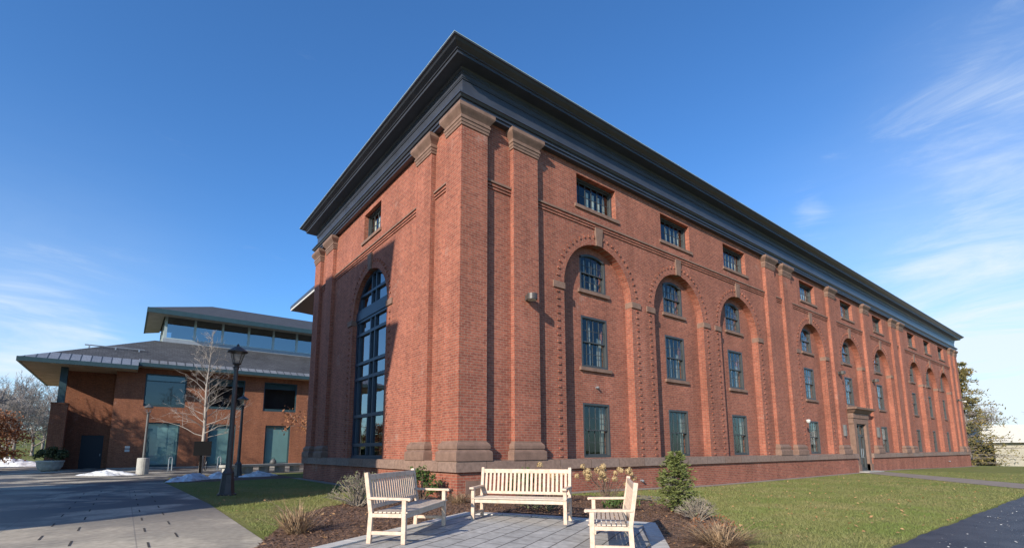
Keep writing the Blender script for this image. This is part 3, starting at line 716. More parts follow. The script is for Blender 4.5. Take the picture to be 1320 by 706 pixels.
# ------------------------------------------------------------------ rear wing seen past the hall's corner
rw = thing('rear_wing', 'low wing behind the left end of the brick hall showing only its dark projecting eave', 'building', (3.2, 15, 0))
mb = MB(); mb.box(3.4, 30, 14.4, 21.0, -.5, 9.9); mb.build('wall', 'brick_lib', rw)
mb = MB(); mb.quad((.5, 14.3, 10.35), (.5, 21.6, 10.35), (3.42, 21.6, 10.2), (3.42, 14.3, 10.2)); mb.quad((.5, 21.6, 10.35), (30, 21.6, 10.35), (30, 20.9, 10.2), (3.42, 20.9, 10.2)); mb.build('soffit', 'dark_paint', rw)
mb = MB(); mb.quad((.46, 14.3, 10.62), (.46, 21.64, 10.62), (6, 18, 12.1), (6, 14.3, 12.1)); mb.quad((.46, 21.64, 10.62), (30, 21.64, 10.62), (30, 18, 12.1), (6, 18, 12.1)); mb.build('roof', 'roof', rw)
mb = MB(); mb.box(.45, .5, 14.3, 21.65, 10.45, 10.63); mb.box(.5, 30, 21.6, 21.65, 10.45, 10.63); mb.build('fascia', 'dark_paint', rw)
mb = MB(); mb.box(.47, .53, 14.3, 21.63, 10.33, 10.448); mb.box(.53, 30, 21.57, 21.63, 10.33, 10.448); mb.build('drip_edge', 'white', rw)

# ------------------------------------------------------------------ library
LY = 40.14
lib = thing('library_building', 'two storey orange brick building with a wide overhanging slate roof and a glazed clerestory', 'building', (0, LY, 0))
def FB(u, d, z): return (u, LY-d, z)
LX0, LX1 = -8.3, 34.0
mb = MB()
lw = [(-5.95, -3.62, .08, 3.80), (-1.47, .70, .08, 3.80), (3.2, 5.45, .08, 3.80), (8.0, 10.2, .08, 3.8), (12.6, 14.8, .08, 3.8)]
uw = [(-6.35, -3.40, 5.15, 7.95), (-1.72, 1.22, 5.15, 7.95), (2.86, 5.86, 5.15, 7.95), (7.6, 10.6, 5.15, 7.95), (12.2, 15.2, 5.15, 7.95)]
def holes(mb, F, U0, U1, z0, z1, H, rec):
    us = [U0]+[k for h_ in H for k in h_[:2]]+[U1]
    for i in range(0, len(us), 2): mb.quad(F(us[i], 0, z0), F(us[i+1], 0, z0), F(us[i+1], 0, z1), F(us[i], 0, z1))
    for a, b, za, zb in H:
        mb.quad(F(a, 0, z0), F(b, 0, z0), F(b, 0, za), F(a, 0, za)); mb.quad(F(a, 0, zb), F(b, 0, zb), F(b, 0, z1), F(a, 0, z1))
        J = [(a, za), (a, zb), (b, zb), (b, za)]
        for p, q_ in zip(J, J[1:]+J[:1]): mb.quad(F(p[0], 0, p[1]), F(q_[0], 0, q_[1]), F(q_[0], -rec, q_[1]), F(p[0], -rec, p[1]))
holes(mb, FB, LX0, LX1, -.3, 4.6, lw, .3); holes(mb, FB, LX0, LX1, 4.6, 9.2, uw, .3)
mb.quad((LX0, LY, -.3), (LX0, LY+2.2, -.3), (LX0, LY+2.2, 9.2), (LX0, LY, 9.2))
def FB2(u, d, z): return (u, LY+2.2-d, z)
holes(mb, FB2, -11.0, LX0, -.3, 9.2, [(-10.15, -8.72, -.1, 2.72)], .15)
mb.quad((-11.9, LY+.7, -.3), (-11.9, LY+18, -.3), (-11.9, LY+18, 5.1), (-11.9, LY+.7, 5.1))
mb.quad((-11.0, LY+2.2, -.3), (-11.0, LY+2.2, 9.2), (-11.9, LY+2.2, 9.2), (-11.9, LY+2.2, -.3))
mb.build('wall', 'brick_lib', lib)
mb = MB(); mb.box(-12.02, -11.06, LY-.25, LY+.7, -.3, 5.02); mb.box(-12.06, -11.02, LY-.29, LY+.74, 5.02, 5.14); mb.build('pier', 'brick_lib', lib)
mb = MB(); mb.box(-11.74, -11.30, LY+0, LY+.42, 5.14, 8.15); mb.build('column', 'teal', lib)
mb = MB(); mb.box(LX0, LX1, LY-.05, LY+.2, -.35, .06); mb.build('wall_plinth', 'concrete', lib)
def lib_window(a, b, za, zb, upper):
    mb = MB(); t_ = .10
    for u0, u1 in ((a, a+t_), (b-t_, b)): mb.fbox(FB, u0, u1, -.26, -.08, za, zb)
    for z0, z1 in ((za, za+(.24 if upper else .20)), (zb-t_, zb)): mb.fbox(FB, a+t_, b-t_, -.26, -.08, z0, z1)
    if upper: mb.fbox(FB, a+t_, b-t_, -.24, -.10, zb-.62, zb-.56)
    w = mb.build('window', 'teal', lib)
    g = MB(); g.quad(FB(a+.05, -.18, za+.05), FB(b-.05, -.18, za+.05), FB(b-.05, -.18, zb-.05), FB(a+.05, -.18, zb-.05)); g.build('pane', 'glass_dark' if upper else 'glass_lib', w, recalc=False)
    if not upper:
        g = MB(); g.quad(FB(a+.1, -.34, za+.2), FB(b-.1, -.34, za+.2), FB(b-.1, -.34, zb-.1), FB(a+.1, -.34, zb-.1)); g.build('shade_blind', 'lib_blind', w, recalc=False)
    else:
        g = MB(); g.quad(FB(a+.1, -.34, zb-.6), FB(b-.1, -.34, zb-.6), FB(b-.1, -.34, zb-.1), FB(a+.1, -.34, zb-.1)); g.build('shade_blind', 'lib_blind', w, recalc=False)
MT['lib_blind'] = mat('sea_green_blind', (.22, .34, .34), .8, var=.15, vscale=.7)
for h_ in lw: lib_window(*h_, False)
for h_ in uw: lib_window(*h_, True)
mb = MB(); mb.fbox(FB2, -10.15, -8.72, -.14, -.05, -.1, 2.72); dd = mb.build('door', 'door_navy', lib) if 'door_navy' in MT else None
MT['door_navy'] = mat('navy_door', (.020, .026, .036), .5)
if dd is None: dd = mb.build('door', 'door_navy', lib)
mb = MB(); mb.tube([FB2(-8.85, .0, 1.0), FB2(-8.85, .0, 1.2)], [.03, .03], 6, True); mb.build('handle', 'galv', dd)
mb = MB(); mb.fbox(FB, -7.25, -6.93, -.01, .02, 1.35, 1.55); mb.fbox(FB, -7.25, -6.93, -.01, .02, 1.62, 1.82); mb.build('wall_plate', 'white', lib)
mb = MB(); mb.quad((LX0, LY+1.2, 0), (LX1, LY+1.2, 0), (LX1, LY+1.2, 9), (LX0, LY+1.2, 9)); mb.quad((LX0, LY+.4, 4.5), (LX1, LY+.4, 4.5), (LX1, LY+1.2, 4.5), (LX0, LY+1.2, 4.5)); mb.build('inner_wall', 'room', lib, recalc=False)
# roof: left pavilion eave stands further out and a little lower
EL, ER = LY-2.0, LY-1.25         # eave lines in y
ZL, ZR = 7.92, 8.36              # eave undersides
XE, XS = -13.95, -6.95            # eave corner, step
BY, BZ = 45.0, 11.75             # foot of the clerestory
mb = MB()
def lerp(a, b, t): return tuple(a[i]+(b[i]-a[i])*t for i in range(3))
# band of metal panels along the eave
def bandpts(x, y, z): return (x, y, z)
eL0, eL1 = (XE, EL, ZL+.34), (XS, EL, ZL+.34)
eR0, eR1 = (XS, ER, ZR+.30), (LX1, ER, ZR+.30)
HB = 1.05
hipd = Vector((-5.9-XE, 45.0-EL, BZ-(ZL+.34)))
def slope(p): return Vector((0, (BY-p[1]), (BZ-p[2])))
sL = slope(eL0); sR = slope(eR0)
tb = .20
hipb = tuple(Vector(eL0)+hipd*tb)
bL = [eL0, eL1, tuple(Vector(eL1)+sL*tb), hipb]
bR = [eR0, eR1, tuple(Vector(eR1)+sR*.13), tuple(Vector(eR0)+sR*.13)]
mb.quad(*bL); mb.quad(*bR); mb.quad(eL1, eR0, tuple(Vector(eR0)+sR*.13), tuple(Vector(eL1)+sL*tb))
lw_ = (XE, 56.0, ZL+.34); hipw = (-5.9, 56, BZ)
mb.quad(eL0, lw_, lerp(lw_, hipw, .2), hipb)
def band_mat():
    M_ = masonry('snow_guard_panels', (.27, .28, .30), (.21, .22, .24), (.04, .045, .05), bw=.62, rh=50, ms=.045, stain=.2, bump=.0, rough=.38, spec=.5, offset=0)
    M_.node_tree.nodes['Principled BSDF'].inputs['Metallic'].default_value = .25; return M_
MT['band'] = band_mat()
mb.build('eave_band', 'band', lib)
mb = MB()
mb.quad(bL[3], bL[2], (XS, BY, BZ), (-5.9, BY, BZ)) if False else mb.quad(bL[3], bL[2], (XS+1.2, BY, BZ), (-5.9, BY, BZ))
mb.quad(bL[2], bR[3], bR[2], (LX1, BY, BZ), (XS+1.2, BY, BZ)) if False else None
mb.quad(bL[2], bR[3], (XS+1.2, BY, BZ)); mb.quad(bR[3], bR[2], (LX1, BY, BZ), (XS+1.2, BY, BZ))
mb.quad(lerp(lw_, hipw, .2), hipb, (-5.9, BY, BZ), hipw)
mb.build('roof', masonry('slate_roof', (.085, .088, .095), (.066, .068, .075), (.03, .03, .033), bw=.4, rh=.16, ms=.01, stain=.3, rough=.7, bump=0), lib)
mb = MB()
for x in (-10.3, -8.6, -7.0): mb.box(x-.05, x+.05, 41.4, 41.5, 9.85, 10.15)
mb.tube([(-10.6, 41.45, 10.12), (-6.6, 41.45, 10.12)], [.05, .05], 6, True); mb.build('snow_rail', 'galv', lib)
# gutters and soffits
mb = MB(); mb.box(XE-.06, XS, EL-.09, EL+.05, ZL+.02, ZL+.345); mb.box(XS-.01, LX1, ER-.09, ER+.05, ZR, ZR+.305); mb.box(XE-.09, XE+.05, EL+.05, 56, ZL+.02, ZL+.345); mb.build('gutter', 'teal', lib)
mb = MB(); mb.quad((XE, EL, ZL+.05), (XS, EL, ZL+.05), (XS, LY+2.25, ZL+.05), (-11, LY+2.25, ZL+.05), (-11.8, LY+2.25, ZL+.05), (-11.8, 56, ZL+.05), (XE, 56, ZL+.05)); mb.quad((XS, ER, ZR+.03), (LX1, ER, ZR+.03), (LX1, LY+.05, ZR+.03), (XS, LY+.05, ZR+.03)); mb.build('soffit', 'soffit', lib)
# clerestory
CX0 = -5.15
cl_ = MB(); cl_.box(CX0-.15, LX1, BY-.05, BY+.3, BZ-.8, BZ+.32); cl_.build('clerestory_wall', 'band2', lib) if 'band2' in MT else None
MT['band2'] = mat('grey_metal_sill', (.30, .33, .36), .45, metal=.2, var=.15)
cl_.build('clerestory_wall', 'band2', lib)
mb = MB(); k = 0; x = CX0
mb.box(CX0-.1, CX0+.12, BY-.02, BY+.2, BZ+.32, BZ+2.62)
mb.box(CX0+.12, LX1, BY-.02, BY+.2, BZ+.32, BZ+.42); mb.box(CX0+.12, LX1, BY-.02, BY+.2, BZ+2.5, BZ+2.62)
while x < LX1: mb.box(x+2.28, x+2.48, BY-.03, BY+.22, BZ+.421, BZ+2.5); x += 2.38
mb.box(CX0-.1, CX0+.10, BY+.2, BY+9.0, BZ+.32, BZ+.46)
for yy in (2.4, 4.8, 7.2, 9): mb.box(CX0-.1, CX0+.1, BY+yy-.1, BY+yy+.1, BZ+.46, BZ+2.6)
cf = mb.build('clerestory_window', 'clere_frame', lib) if 'clere_frame' in MT else None
MT['clere_frame'] = mat('pale_green_metal', (.36, .42, .42), .4, metal=.2)
cf = mb.build('clerestory_window', 'clere_frame', lib)
MT['glass_sky'] = glass('clerestory_glass', (.25, .32, .38), .32)
g = MB(); g.quad((CX0, BY+.08, BZ+.35), (LX1, BY+.08, BZ+.35), (LX1, BY+.08, BZ+2.55), (CX0, BY+.08, BZ+2.55)); g.quad((CX0, BY+.1, BZ+.35), (CX0, BY+9, BZ+.35), (CX0, BY+9, BZ+2.55), (CX0, BY+.1, BZ+2.55)); g.build('pane', 'glass_sky', cf, recalc=False)
CE = BY-2.0; CXE = CX0-1.5; CZ = 13.98; CB = BY+8.6
mb = MB(); mb.quad((CXE, CE, CZ), (LX1, CE, CZ), (LX1, BY+.3, CZ+.25), (CX0-.2, BY+.3, CZ+.25)); mb.quad((CXE, CE, CZ), (CX0-.2, BY+.3, CZ+.25), (CX0-.2, CB, CZ+.25), (CXE, CB, CZ)); mb.build('clerestory_soffit', 'soffit_grey', lib) if 'soffit_grey' in MT else None
MT['soffit_grey'] = mat('grey_timber_soffit', (.42, .38, .30), .7, var=.2, vscale=1)
mb.build('clerestory_soffit', 'soffit_grey', lib)
mb = MB(); mb.box(CXE-.06, LX1, CE-.08, CE+.04, CZ-.02, CZ+.42); mb.box(CXE-.08, CXE+.04, CE+.04, CB, CZ-.02, CZ+.42); mb.build('clerestory_gutter', 'teal', lib)
mb = MB(); mb.quad((CXE, CE, CZ+.42), (LX1, CE, CZ+.42), (LX1, CE+5.5, CZ+2.75), (CXE+5.5, CE+5.5, CZ+2.75)); mb.quad((CXE, CE, CZ+.42), (CXE+5.5, CE+5.5, CZ+2.75), (CXE, CB, CZ+.42)); mb.quad((LX1, CE+5.5, CZ+2.75), (CXE+5.5, CE+5.5, CZ+2.75), (CXE, CB, CZ+.42), (LX1, CB, CZ+.42)); mb.build('clerestory_roof', 'roof', lib)
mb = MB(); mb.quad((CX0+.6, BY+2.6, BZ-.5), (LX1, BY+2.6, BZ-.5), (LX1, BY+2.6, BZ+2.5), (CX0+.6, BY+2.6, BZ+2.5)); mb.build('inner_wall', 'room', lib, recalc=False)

# ------------------------------------------------------------------ unseen block added to cast the plaza shade, outline shaped from that shade
sh = thing('shade_caster_block', 'plain tall brick block added unseen left of the plaza to cast its shade', 'building', (-22, 4, 0))
T_ = math.tan(SUN_AZ); TE = math.tan(SUN_EL)/math.cos(SUN_AZ); XC = -18.0
def back(y, z): return (y+XC*T_, z-XC*TE)       # wall point (0,y,z) carried back to the plane x = XC along the light
prof = [back(15.0, 9.75), back(4.70, 9.1), back(5.25, 5.95), back(4.15, 5.85), back(5.0, 3.55)]
yb = prof[-1][0]
prof += [(yb+.15, 8.0), (-3.7, 5.0), (-3.4, -.5), (10.2, -.5), (10.2, 17.2)]
mb = MB(); mb.prism(prof, 'x', XC-4, XC); mb.build('wall', 'brick_lib', sh)
for k in range(5):
    for z in (1.2, 4.6, 8.0, 11.4):
        y = -1.6+k*2.6; mb = MB(); mb.box(XC-.02, XC+.05, y-.6, y+.6, z, z+1.7); w = mb.build('window', 'win_frame', sh)
        g = MB(); g.quad((XC+.06, y-.5, z+.1), (XC+.06, y+.5, z+.1), (XC+.06, y+.5, z+1.6), (XC+.06, y-.5, z+1.6)); g.build('pane', 'glass', w, recalc=False)

# ------------------------------------------------------------------ benches
def make_bench(label):
    t = thing('park_bench', label, 'bench', (0, 0, 0), 0, 'teak benches round the patio')
    hl = .915
    # local: length along x, +y is the front; back posts lean a little
    def leg_back(s):
        mb = MB(); x = s*(hl-.03)
        mb.bar((x, 0, 0), (x, .02, .42), .06, .065, (0, 1, 0)); mb.bar((x, .02, .40), (x, -.072, .985), .058, .06, (0, 1, 0)); return mb
    for s in (-1, 1):
        leg_back(s).build('leg', 'teak', t)
        mb = MB(); x = s*(hl-.03); mb.box(x-.032, x+.032, .49, .553, 0, .60); mb.build('leg', 'teak', t)
        mb = MB(); mb.bar((x, -.02, .625), (x, .60, .615), .085, .036); mb.tube([(x-.043, .60, .613), (x+.043, .60, .613)], [.024, .024], 10, True); mb.build('armrest', 'teak', t)
        mb = MB(); mb.box(x-.022, x+.022, .035, .488, .12, .17); mb.build('stretcher', 'teak', t)
        mb = MB(); mb.box(x-.025, x+.025, .035, .488, .36, .415); mb.build('seat_rail', 'teak', t)
    mb = MB(); mb.box(-hl+.065, hl-.065, .505, .54, .345, .42); mb.box(-hl+.065, hl-.065, .035, .065, .345, .41)
    for k in range(7): y = .075+k*.066; mb.box(-hl+.004, hl-.004, y, y+.052, .421, .441)
    mb.box(-hl+.004, hl-.004, .52, .575, .421, .441)
    mb.build('seat', 'teak_grey', t)
    mb = MB()
    def bp(x, z, o=0): return (x, .02-(z-.40)*.159+o, z)
    mb.bar(bp(-hl+.05, .915), bp(hl-.05, .915), .04, .08); mb.bar(bp(-hl+.05, .50), bp(hl-.05, .50), .035, .055)
    n = 20
    for k in range(n):
        x = -hl+.11+(2*hl-.22)*k/(n-1); mb.bar(bp(x, .515), bp(x, .89), .048, .016, (0, 1, 0))
    mb.build('backrest', 'teak', t)
    # soften the edges of every piece
    for o in t.children:
        b = o.modifiers.new('bevel', 'BEVEL'); b.width = .004; b.segments = 1; b.limit_method = 'ANGLE'
    return t
B1 = make_bench('pale teak bench with its slatted back to the brick corner, the middle of the three')
B1.location = (-.99, -4.0, hz(-.99, -4.0)+.012); B1.rotation_euler = (0, 0, rad(216.1-90))
B2 = copy_tree(B1); B2['label'] = 'teak bench seen from behind, its shaded slatted back toward the grass on the left'
B2.location = (-3.74, -4.07, .012); B2.rotation_euler = (0, 0, rad(311.6-90))
B3 = copy_tree(B1); B3['label'] = 'teak bench seen end on at right, its armrests toward the middle bench'
B3.location = (-1.22, -6.71, hz(-1.22, -6.71)+.012); B3.rotation_euler = (0, 0, rad(132.0-90))

# ------------------------------------------------------------------ lamps, sign, bench of stone, planter, racks
def lantern(mb, gl, c, z, s):
    x, y = c; R8 = lambda r, zz: [(x+r*math.cos(math.pi/4*j+.39), y+r*math.sin(math.pi/4*j+.39), zz) for j in range(8)]
    mb.rings([R8(.07*s, z), R8(.10*s, z+.03*s), R8(.06*s, z+.08*s), R8(.13*s, z+.13*s), R8(.13*s, z+.16*s)])
    for j in range(8):
        if j % 2: continue
        a = math.pi/4*j+.39; mb.tube([(x+.125*s*math.cos(a), y+.125*s*math.sin(a), z+.15*s), (x+.235*s*math.cos(a), y+.235*s*math.sin(a), z+.50*s)], [.012*s, .012*s], 4)
    mb.rings([R8(.25*s, z+.49*s), R8(.30*s, z+.50*s), R8(.30*s, z+.53*s), R8(.12*s, z+.66*s), R8(.05*s, z+.70*s), R8(.03*s, z+.76*s), R8(.005*s, z+.78*s)])
    gl.rings([R8(.118*s, z+.16*s), R8(.225*s, z+.49*s)], cap=False)
def make_lamp(name, label, loc, H, group, m_, s=1.0):
    t = thing(name, label, 'street lamp', loc, 0, group); x, y, _ = loc
    mb = MB(); R = lambda r, zz, n=8: [(x+r*math.cos(2*math.pi/n*j+.39), y+r*math.sin(2*math.pi/n*j+.39), zz) for j in range(n)]
    mb.rings([R(.27, 0), R(.27, .05), R(.225, .06), R(.215, .10), R(.165, .62), R(.175, .66), R(.125, .74), R(.09, .82)]); mb.build('lamp_base', m_, t)
    mb = MB(); mb.rings([R(.088, .80, 12), R(.082, 1.2, 12), R(.058, H-.85, 12), R(.075, H-.84, 12), R(.075, H-.79, 12)]); mb.build('pole', m_, t, smooth=False)
    mb = MB(); gl = MB(); lantern(mb, gl, (x, y), H-.80, s); mb.build('lantern', m_, t); gl.build('lamp_glass', 'lamp_glass', t, recalc=False)
    return t
make_lamp('street_lamp', 'tall dark lamp post with a glass lantern standing on the grass, nearest of the lamps', (-4.7, 5.72, 0), 4.70, 'lamp posts', 'iron')
make_lamp('street_lamp', 'dark lamp post further back by the stone bench, behind the nearest lamp', (-2.42, 18.23, 0), 4.42, 'lamp posts', 'iron', .95)
t = thing('street_lamp', 'thin grey lamp post rising from a pale concrete drum at the library wall', 'street lamp', (-6.31, 25.37, 0), 0, 'lamp posts')
mb = MB(); mb.lathe((-6.31, 25.37, 0), [(.31, 0), (.31, .93), (.28, .97), (.10, .975)], 20); mb.build('concrete_base', 'concrete', t, smooth=False)
mb = MB(); mb.lathe((-6.31, 25.37, 0), [(.075, .95), (.06, 3.6)], 10); mb.build('pole', 'iron_grey', t)
mb = MB(); gl = MB(); lantern(mb, gl, (-6.31, 25.37), 3.55, .85); mb.build('lantern', 'iron_grey', t); gl.build('lamp_glass', 'lamp_glass', t, recalc=False)

t = thing('sign_post', 'small black square sign board on a short post in the snowy bed', 'sign', (-3.88, 20.67, 0))
mb = MB(); mb.box(-3.94, -3.82, 20.62, 20.74, 0, 1.3); mb.build('post', 'black', t)
mb = MB(); fdir = Vector((.30, .95, 0)); mb.bar((-4.25, 20.70, 1.50), (-3.45, 20.44, 1.50), .05, .78); mb.build('sign_board', 'black', t)

t = thing('stone_bench', 'long pale stone bench on thick rounded supports in front of the library', 'bench', (.0, 23.3, 0))
def rbox(c, lx, ly, z0, z1, ang, rr):
    pts = []
    for cx_, cy_, a0 in ((lx-rr, ly-rr, 0), (-lx+rr, ly-rr, 90), (-lx+rr, -ly+rr, 180), (lx-rr, -ly+rr, 270)):
        for k in range(6): a = rad(a0+18*k); pts.append((cx_+rr*math.cos(a), cy_+rr*math.sin(a)))
    ca, sa = math.cos(ang), math.sin(ang)
    return [[(c[0]+ca*a-sa*b, c[1]+sa*a+ca*b, z) for a, b in pts] for z in (z0, z1)]
sa_ = math.atan2(1.9, 4.6); mb = MB(); mb.rings(rbox((-.2, 22.9), 2.75, .42, .40, .54, sa_, .35)); mb.build('seat', 'concrete', t)
for k in (-2.3, -1.1, 0.0, 1.1, 2.2):
    mb = MB(); mb.rings(rbox((-.2+k*math.cos(sa_), 22.9+k*math.sin(sa_)), .27, .30, 0, .40, sa_, .22)); mb.build('support', 'concrete', t)
t = thing('bag', 'dark bag left on top of the long stone bench', 'bag', (.35, 23.1, .54))
mb = MB(); mb.lathe((.35, 23.1, .54), [(.16, 0), (.20, .08), (.17, .20), (.08, .30), (.03, .33)], 10); mb.build('bag_body', 'iron_grey', t, smooth=True)
mb = MB(); mb.tube([(.25, 23.1, .80), (.28, 23.1, .92), (.42, 23.1, .92), (.45, 23.1, .80)], [.012]*4, 5); mb.build('handle', 'black', t)

t = thing('planter', 'round grey stone planter bowl beside the brick pier of the library', 'planter', (-11.33, 36.31, 0))
mb = MB(); mb.lathe((-11.33, 36.31, 0), [(.40, 0), (.55, .10), (.70, .34), (.74, .62), (.78, .64), (.78, .76), (.70, .76), (.66, .66), (.02, .64)], 24); mb.build('bowl', 'concrete', t, smooth=True)
rng = random.Random(3)
def shrub(name, label, loc, rx, rz, n, size, m_leaf, m_twig, seed, ntw=30, group=None, asp=.5, z0=.05, cat='shrub', shell=.35):
    """twiggy mound with leaf-sized faces"""
    rg = random.Random(seed); t = thing(name, label, cat, loc, 0, group); tw = MB(); lf = MB(); x, y, z = loc; tips = []
    for k in range(ntw):
        a = rg.random()*6.283; q = rg.random()**.5; e = (x+rx*q*math.cos(a)*rg.uniform(.8, 1.1), y+rx*q*math.sin(a)*rg.uniform(.8, 1.1), z+rz*math.sqrt(max(.08, 1-q*q*.9))*rg.uniform(.75, 1.1))
        b = (x+rg.uniform(-.1, .1)*rx, y+rg.uniform(-.1, .1)*rx, z); mid = ((b[0]*.45+e[0]*.55)+rg.gauss(0, .05)*rx, (b[1]*.45+e[1]*.55)+rg.gauss(0, .05)*rx, b[2]*.5+e[2]*.5+.05)
        r0 = .010 if rx < 1.2 else .02
        tw.tube([b, mid, e], [r0, r0*.7, r0*.35], 4); tips.append((b, mid, e))
        for _ in range(3):
            s_ = rg.uniform(.4, .9); p = Vector(mid).lerp(Vector(e), s_); d = Vector((rg.gauss(0, 1), rg.gauss(0, 1), abs(rg.gauss(.4, .6)))).normalized()*rx*rg.uniform(.12, .3); tw.tube([p, p+d], [r0*.45, r0*.2], 3); tips.append((p, p+d*.5, p+d))
    for k in range(n):
        b, mid, e = tips[rg.randrange(len(tips))]; s_ = rg.random()**.6; p = Vector(mid).lerp(Vector(e), s_)
        p += Vector((rg.gauss(0, 1), rg.gauss(0, 1), rg.gauss(0, 1)))*rx*.06
        if p.z < z+z0*.3: p.z = z+z0
        lf.leaf(p, size*rg.uniform(.6, 1.25), rg, asp)
    tw.build('twigs', m_twig, t, recalc=False); lf.build('foliage', m_leaf, t, recalc=False)
    return t
shrub('potted_shrub', 'dark evergreen spilling over the rim of the stone planter', (-11.33, 36.31, .66), .95, .95, 900, .26, 'leaf_dark', 'twig', 8, 30, cat='plant')

# racks and a bicycle
for i, (x, y) in enumerate(((-4.6, 31.2), (-1.7, 30.4))):
    t = thing('bike_rack', ['grey steel bike rack post left of the parked bicycle', 'grey steel bike rack post right of the parked bicycle'][i], 'bike rack', (x, y, 0), 0, 'bike racks')
    mb = MB(); mb.tube([(x-.10, y, 0), (x-.10, y, .85), (x-.05, y, .95), (x+.05, y, .95), (x+.10, y, .85), (x+.10, y, 0)], [.035]*6, 7, True); mb.build('hoop', 'galv', t)
    mb = MB(); mb.box(x-.2, x+.2, y-.08, y+.08, 0, .02); mb.build('foot_plate', 'galv', t)
t = thing('bicycle', 'dark bicycle parked behind the black sign board', 'bicycle', (-2.75, 29.6, 0))
bx, by = -2.75, 29.6
for s in (-.5, .5):
    mb = MB(); cxx, cyy = bx+s*.35, by+s*.95
    dirv = Vector((.35, .95, 0)).normalized(); P = [Vector((cxx, cyy, .34))+dirv*.33*math.cos(a)+Vector((0, 0, 1))*.33*math.sin(a) for a in [2*math.pi*k/20 for k in range(21)]]
    mb.tube(P, [.02]*21, 6); w = mb.build('wheel', 'black', t)
    mb = MB()
    for k in range(0, 20, 2): mb.tube([(cxx, cyy, .34), P[k]], [.004, .004], 3)
    mb.build('spokes', 'galv', w)
D_ = Vector((.35, .95, 0)); c0 = Vector((bx, by, 0))
mb = MB(); A_ = c0-D_*.5+Vector((0, 0, .34)); B_ = c0+D_*.5+Vector((0, 0, .34)); sx = c0-D_*.18+Vector((0, 0, .82)); hx = c0+D_*.38+Vector((0, 0, .86)); bbk = c0-D_*.08+Vector((0, 0, .30))
for a, b in ((A_, bbk), (A_, sx), (sx, bbk), (sx, hx), (bbk, hx), (hx, B_)): mb.tube([a, b], [.018, .018], 6)
mb.build('frame', 'iron', t)
mb = MB(); mb.tube([hx+Vector((-.28, .1, .12)), hx+Vector((0, 0, .16)), hx+Vector((.28, -.1, .12))], [.016]*3, 6, True); mb.tube([hx, hx+Vector((0, 0, .16))], [.016]*2, 6); mb.build('handlebar', 'iron', t)
mb = MB(); mb.hexa([sx+Vector(v) for v in ((-.08, -.12, .08), (.08, -.12, .08), (.03, .16, .08), (-.03, .16, .08), (-.08, -.12, .13), (.08, -.12, .13), (.03, .16, .12), (-.03, .16, .12))]); mb.tube([sx, sx+Vector((0, 0, .1))], [.016]*2, 6); mb.build('saddle', 'black', t)

# ------------------------------------------------------------------ snow
def snow(label, loc, rx, ry, h_, rot, seed):
    from mathutils import noise
    rg = random.Random(seed); mb = MB(); n, k = 72, 16; R = []; o3 = Vector((seed*7.3, seed*3.1, 0))
    for i in range(k+1):
        t_ = i/k; ring = []
        for j in range(n):
            a = 2*math.pi*j/n; u = Vector((math.cos(a), math.sin(a), 0))
            wob = 1+.32*noise.noise(u*1.3+o3)+.14*noise.noise(u*4+o3)+.06*noise.noise(u*11+o3)
            r_ = (1-t_)*wob; x = rx*r_*math.cos(a); y = ry*r_*math.sin(a)
            p = Vector((x, y, 0)); z = h_*(t_**.75)*(1+.55*noise.noise(p*1.6+o3)) + (.16*h_*noise.noise(p*6+o3)+.07*h_*noise.noise(p*17+o3))*min(1, t_*5)
            ring.append((loc[0]+math.cos(rot)*x-math.sin(rot)*y, loc[1]+math.sin(rot)*x+math.cos(rot)*y, .004+max(0, z)))
        R.append(ring)
    mb.rings(R, cap=False); o = mb.build('snow_pile', 'snow', None, smooth=True); return tag(o, label, 'snow pile', 'heaps of old snow')
snow('broad white snow heap melting on the plaza left of the concrete drum', (-7.95, 25.6), 1.6, .8, .28, -.65, 1)
snow('long snow heap sloping along the bed left of the sign post', (-4.75, 15.9), 1.4, .55, .34, 1.0, 2)
snow('small snow heap right of the sign post', (-3.35, 17.0), .7, .45, .34, .5, 7)
snow('low snow heap at the stone bench behind the lamp posts', (-1.5, 17.8), 1.0, .5, .28, .3, 3)
snow('bright snow bank at the far left edge of the plaza', (-16.6, 58.5), 4.2, 2.2, .8, -.7, 4)

# ------------------------------------------------------------------ plants near the benches
def tuft(name, label, loc, r_, h_, n, m_, seed, group=None, droop=.4):
    rg = random.Random(seed); x, y, z = loc; mb = MB()
    for k in range(n):
        a = rg.random()*6.283; q = rg.random()**.6*r_; L = h_*rg.uniform(.5, 1.1); w_ = rg.uniform(.004, .009)
        b = Vector((x+q*.45*math.cos(a), y+q*.45*math.sin(a), z)); o = Vector((math.cos(a), math.sin(a), 0))
        o += Vector((rg.gauss(0, .9), rg.gauss(0, .9), 0)); L *= (1 if rg.random() < .7 else rg.uniform(.3, .7)); m1 = b+o*q*.5+Vector((0, 0, L*.6)); e = b+o*q*1.1+Vector((0, 0, L*(1-droop*rg.random())))
        s_ = Vector((-math.sin(a), math.cos(a), 0))*w_
        mb.quad(b-s_, b+s_, m1+s_*.8, m1-s_*.8); mb.quad(m1-s_*.8, m1+s_*.8, e)
    return tag(mb.build(name, m_, None, recalc=False), label, 'grass tuft', group)
tuft('grass_tuft', 'dry straw coloured grass clump at the edge of the left lawn', (-4.95, -3.05, 0), .36, .60, 280, 'straw', 1, 'dry ornamental grass clumps')
tuft('grass_tuft', 'tall tan grass clump spreading at the front right of the mulch bed', (.02, -7.46, hz(.02, -7.46)), .52, .42, 480, 'straw', 2, 'dry ornamental grass clumps')
tuft('grass_tuft', 'small wiry brown grass at the foot of the cornerstone', (-.50, -.85, 0), .45, .38, 240, 'straw', 3, 'dry ornamental grass clumps')
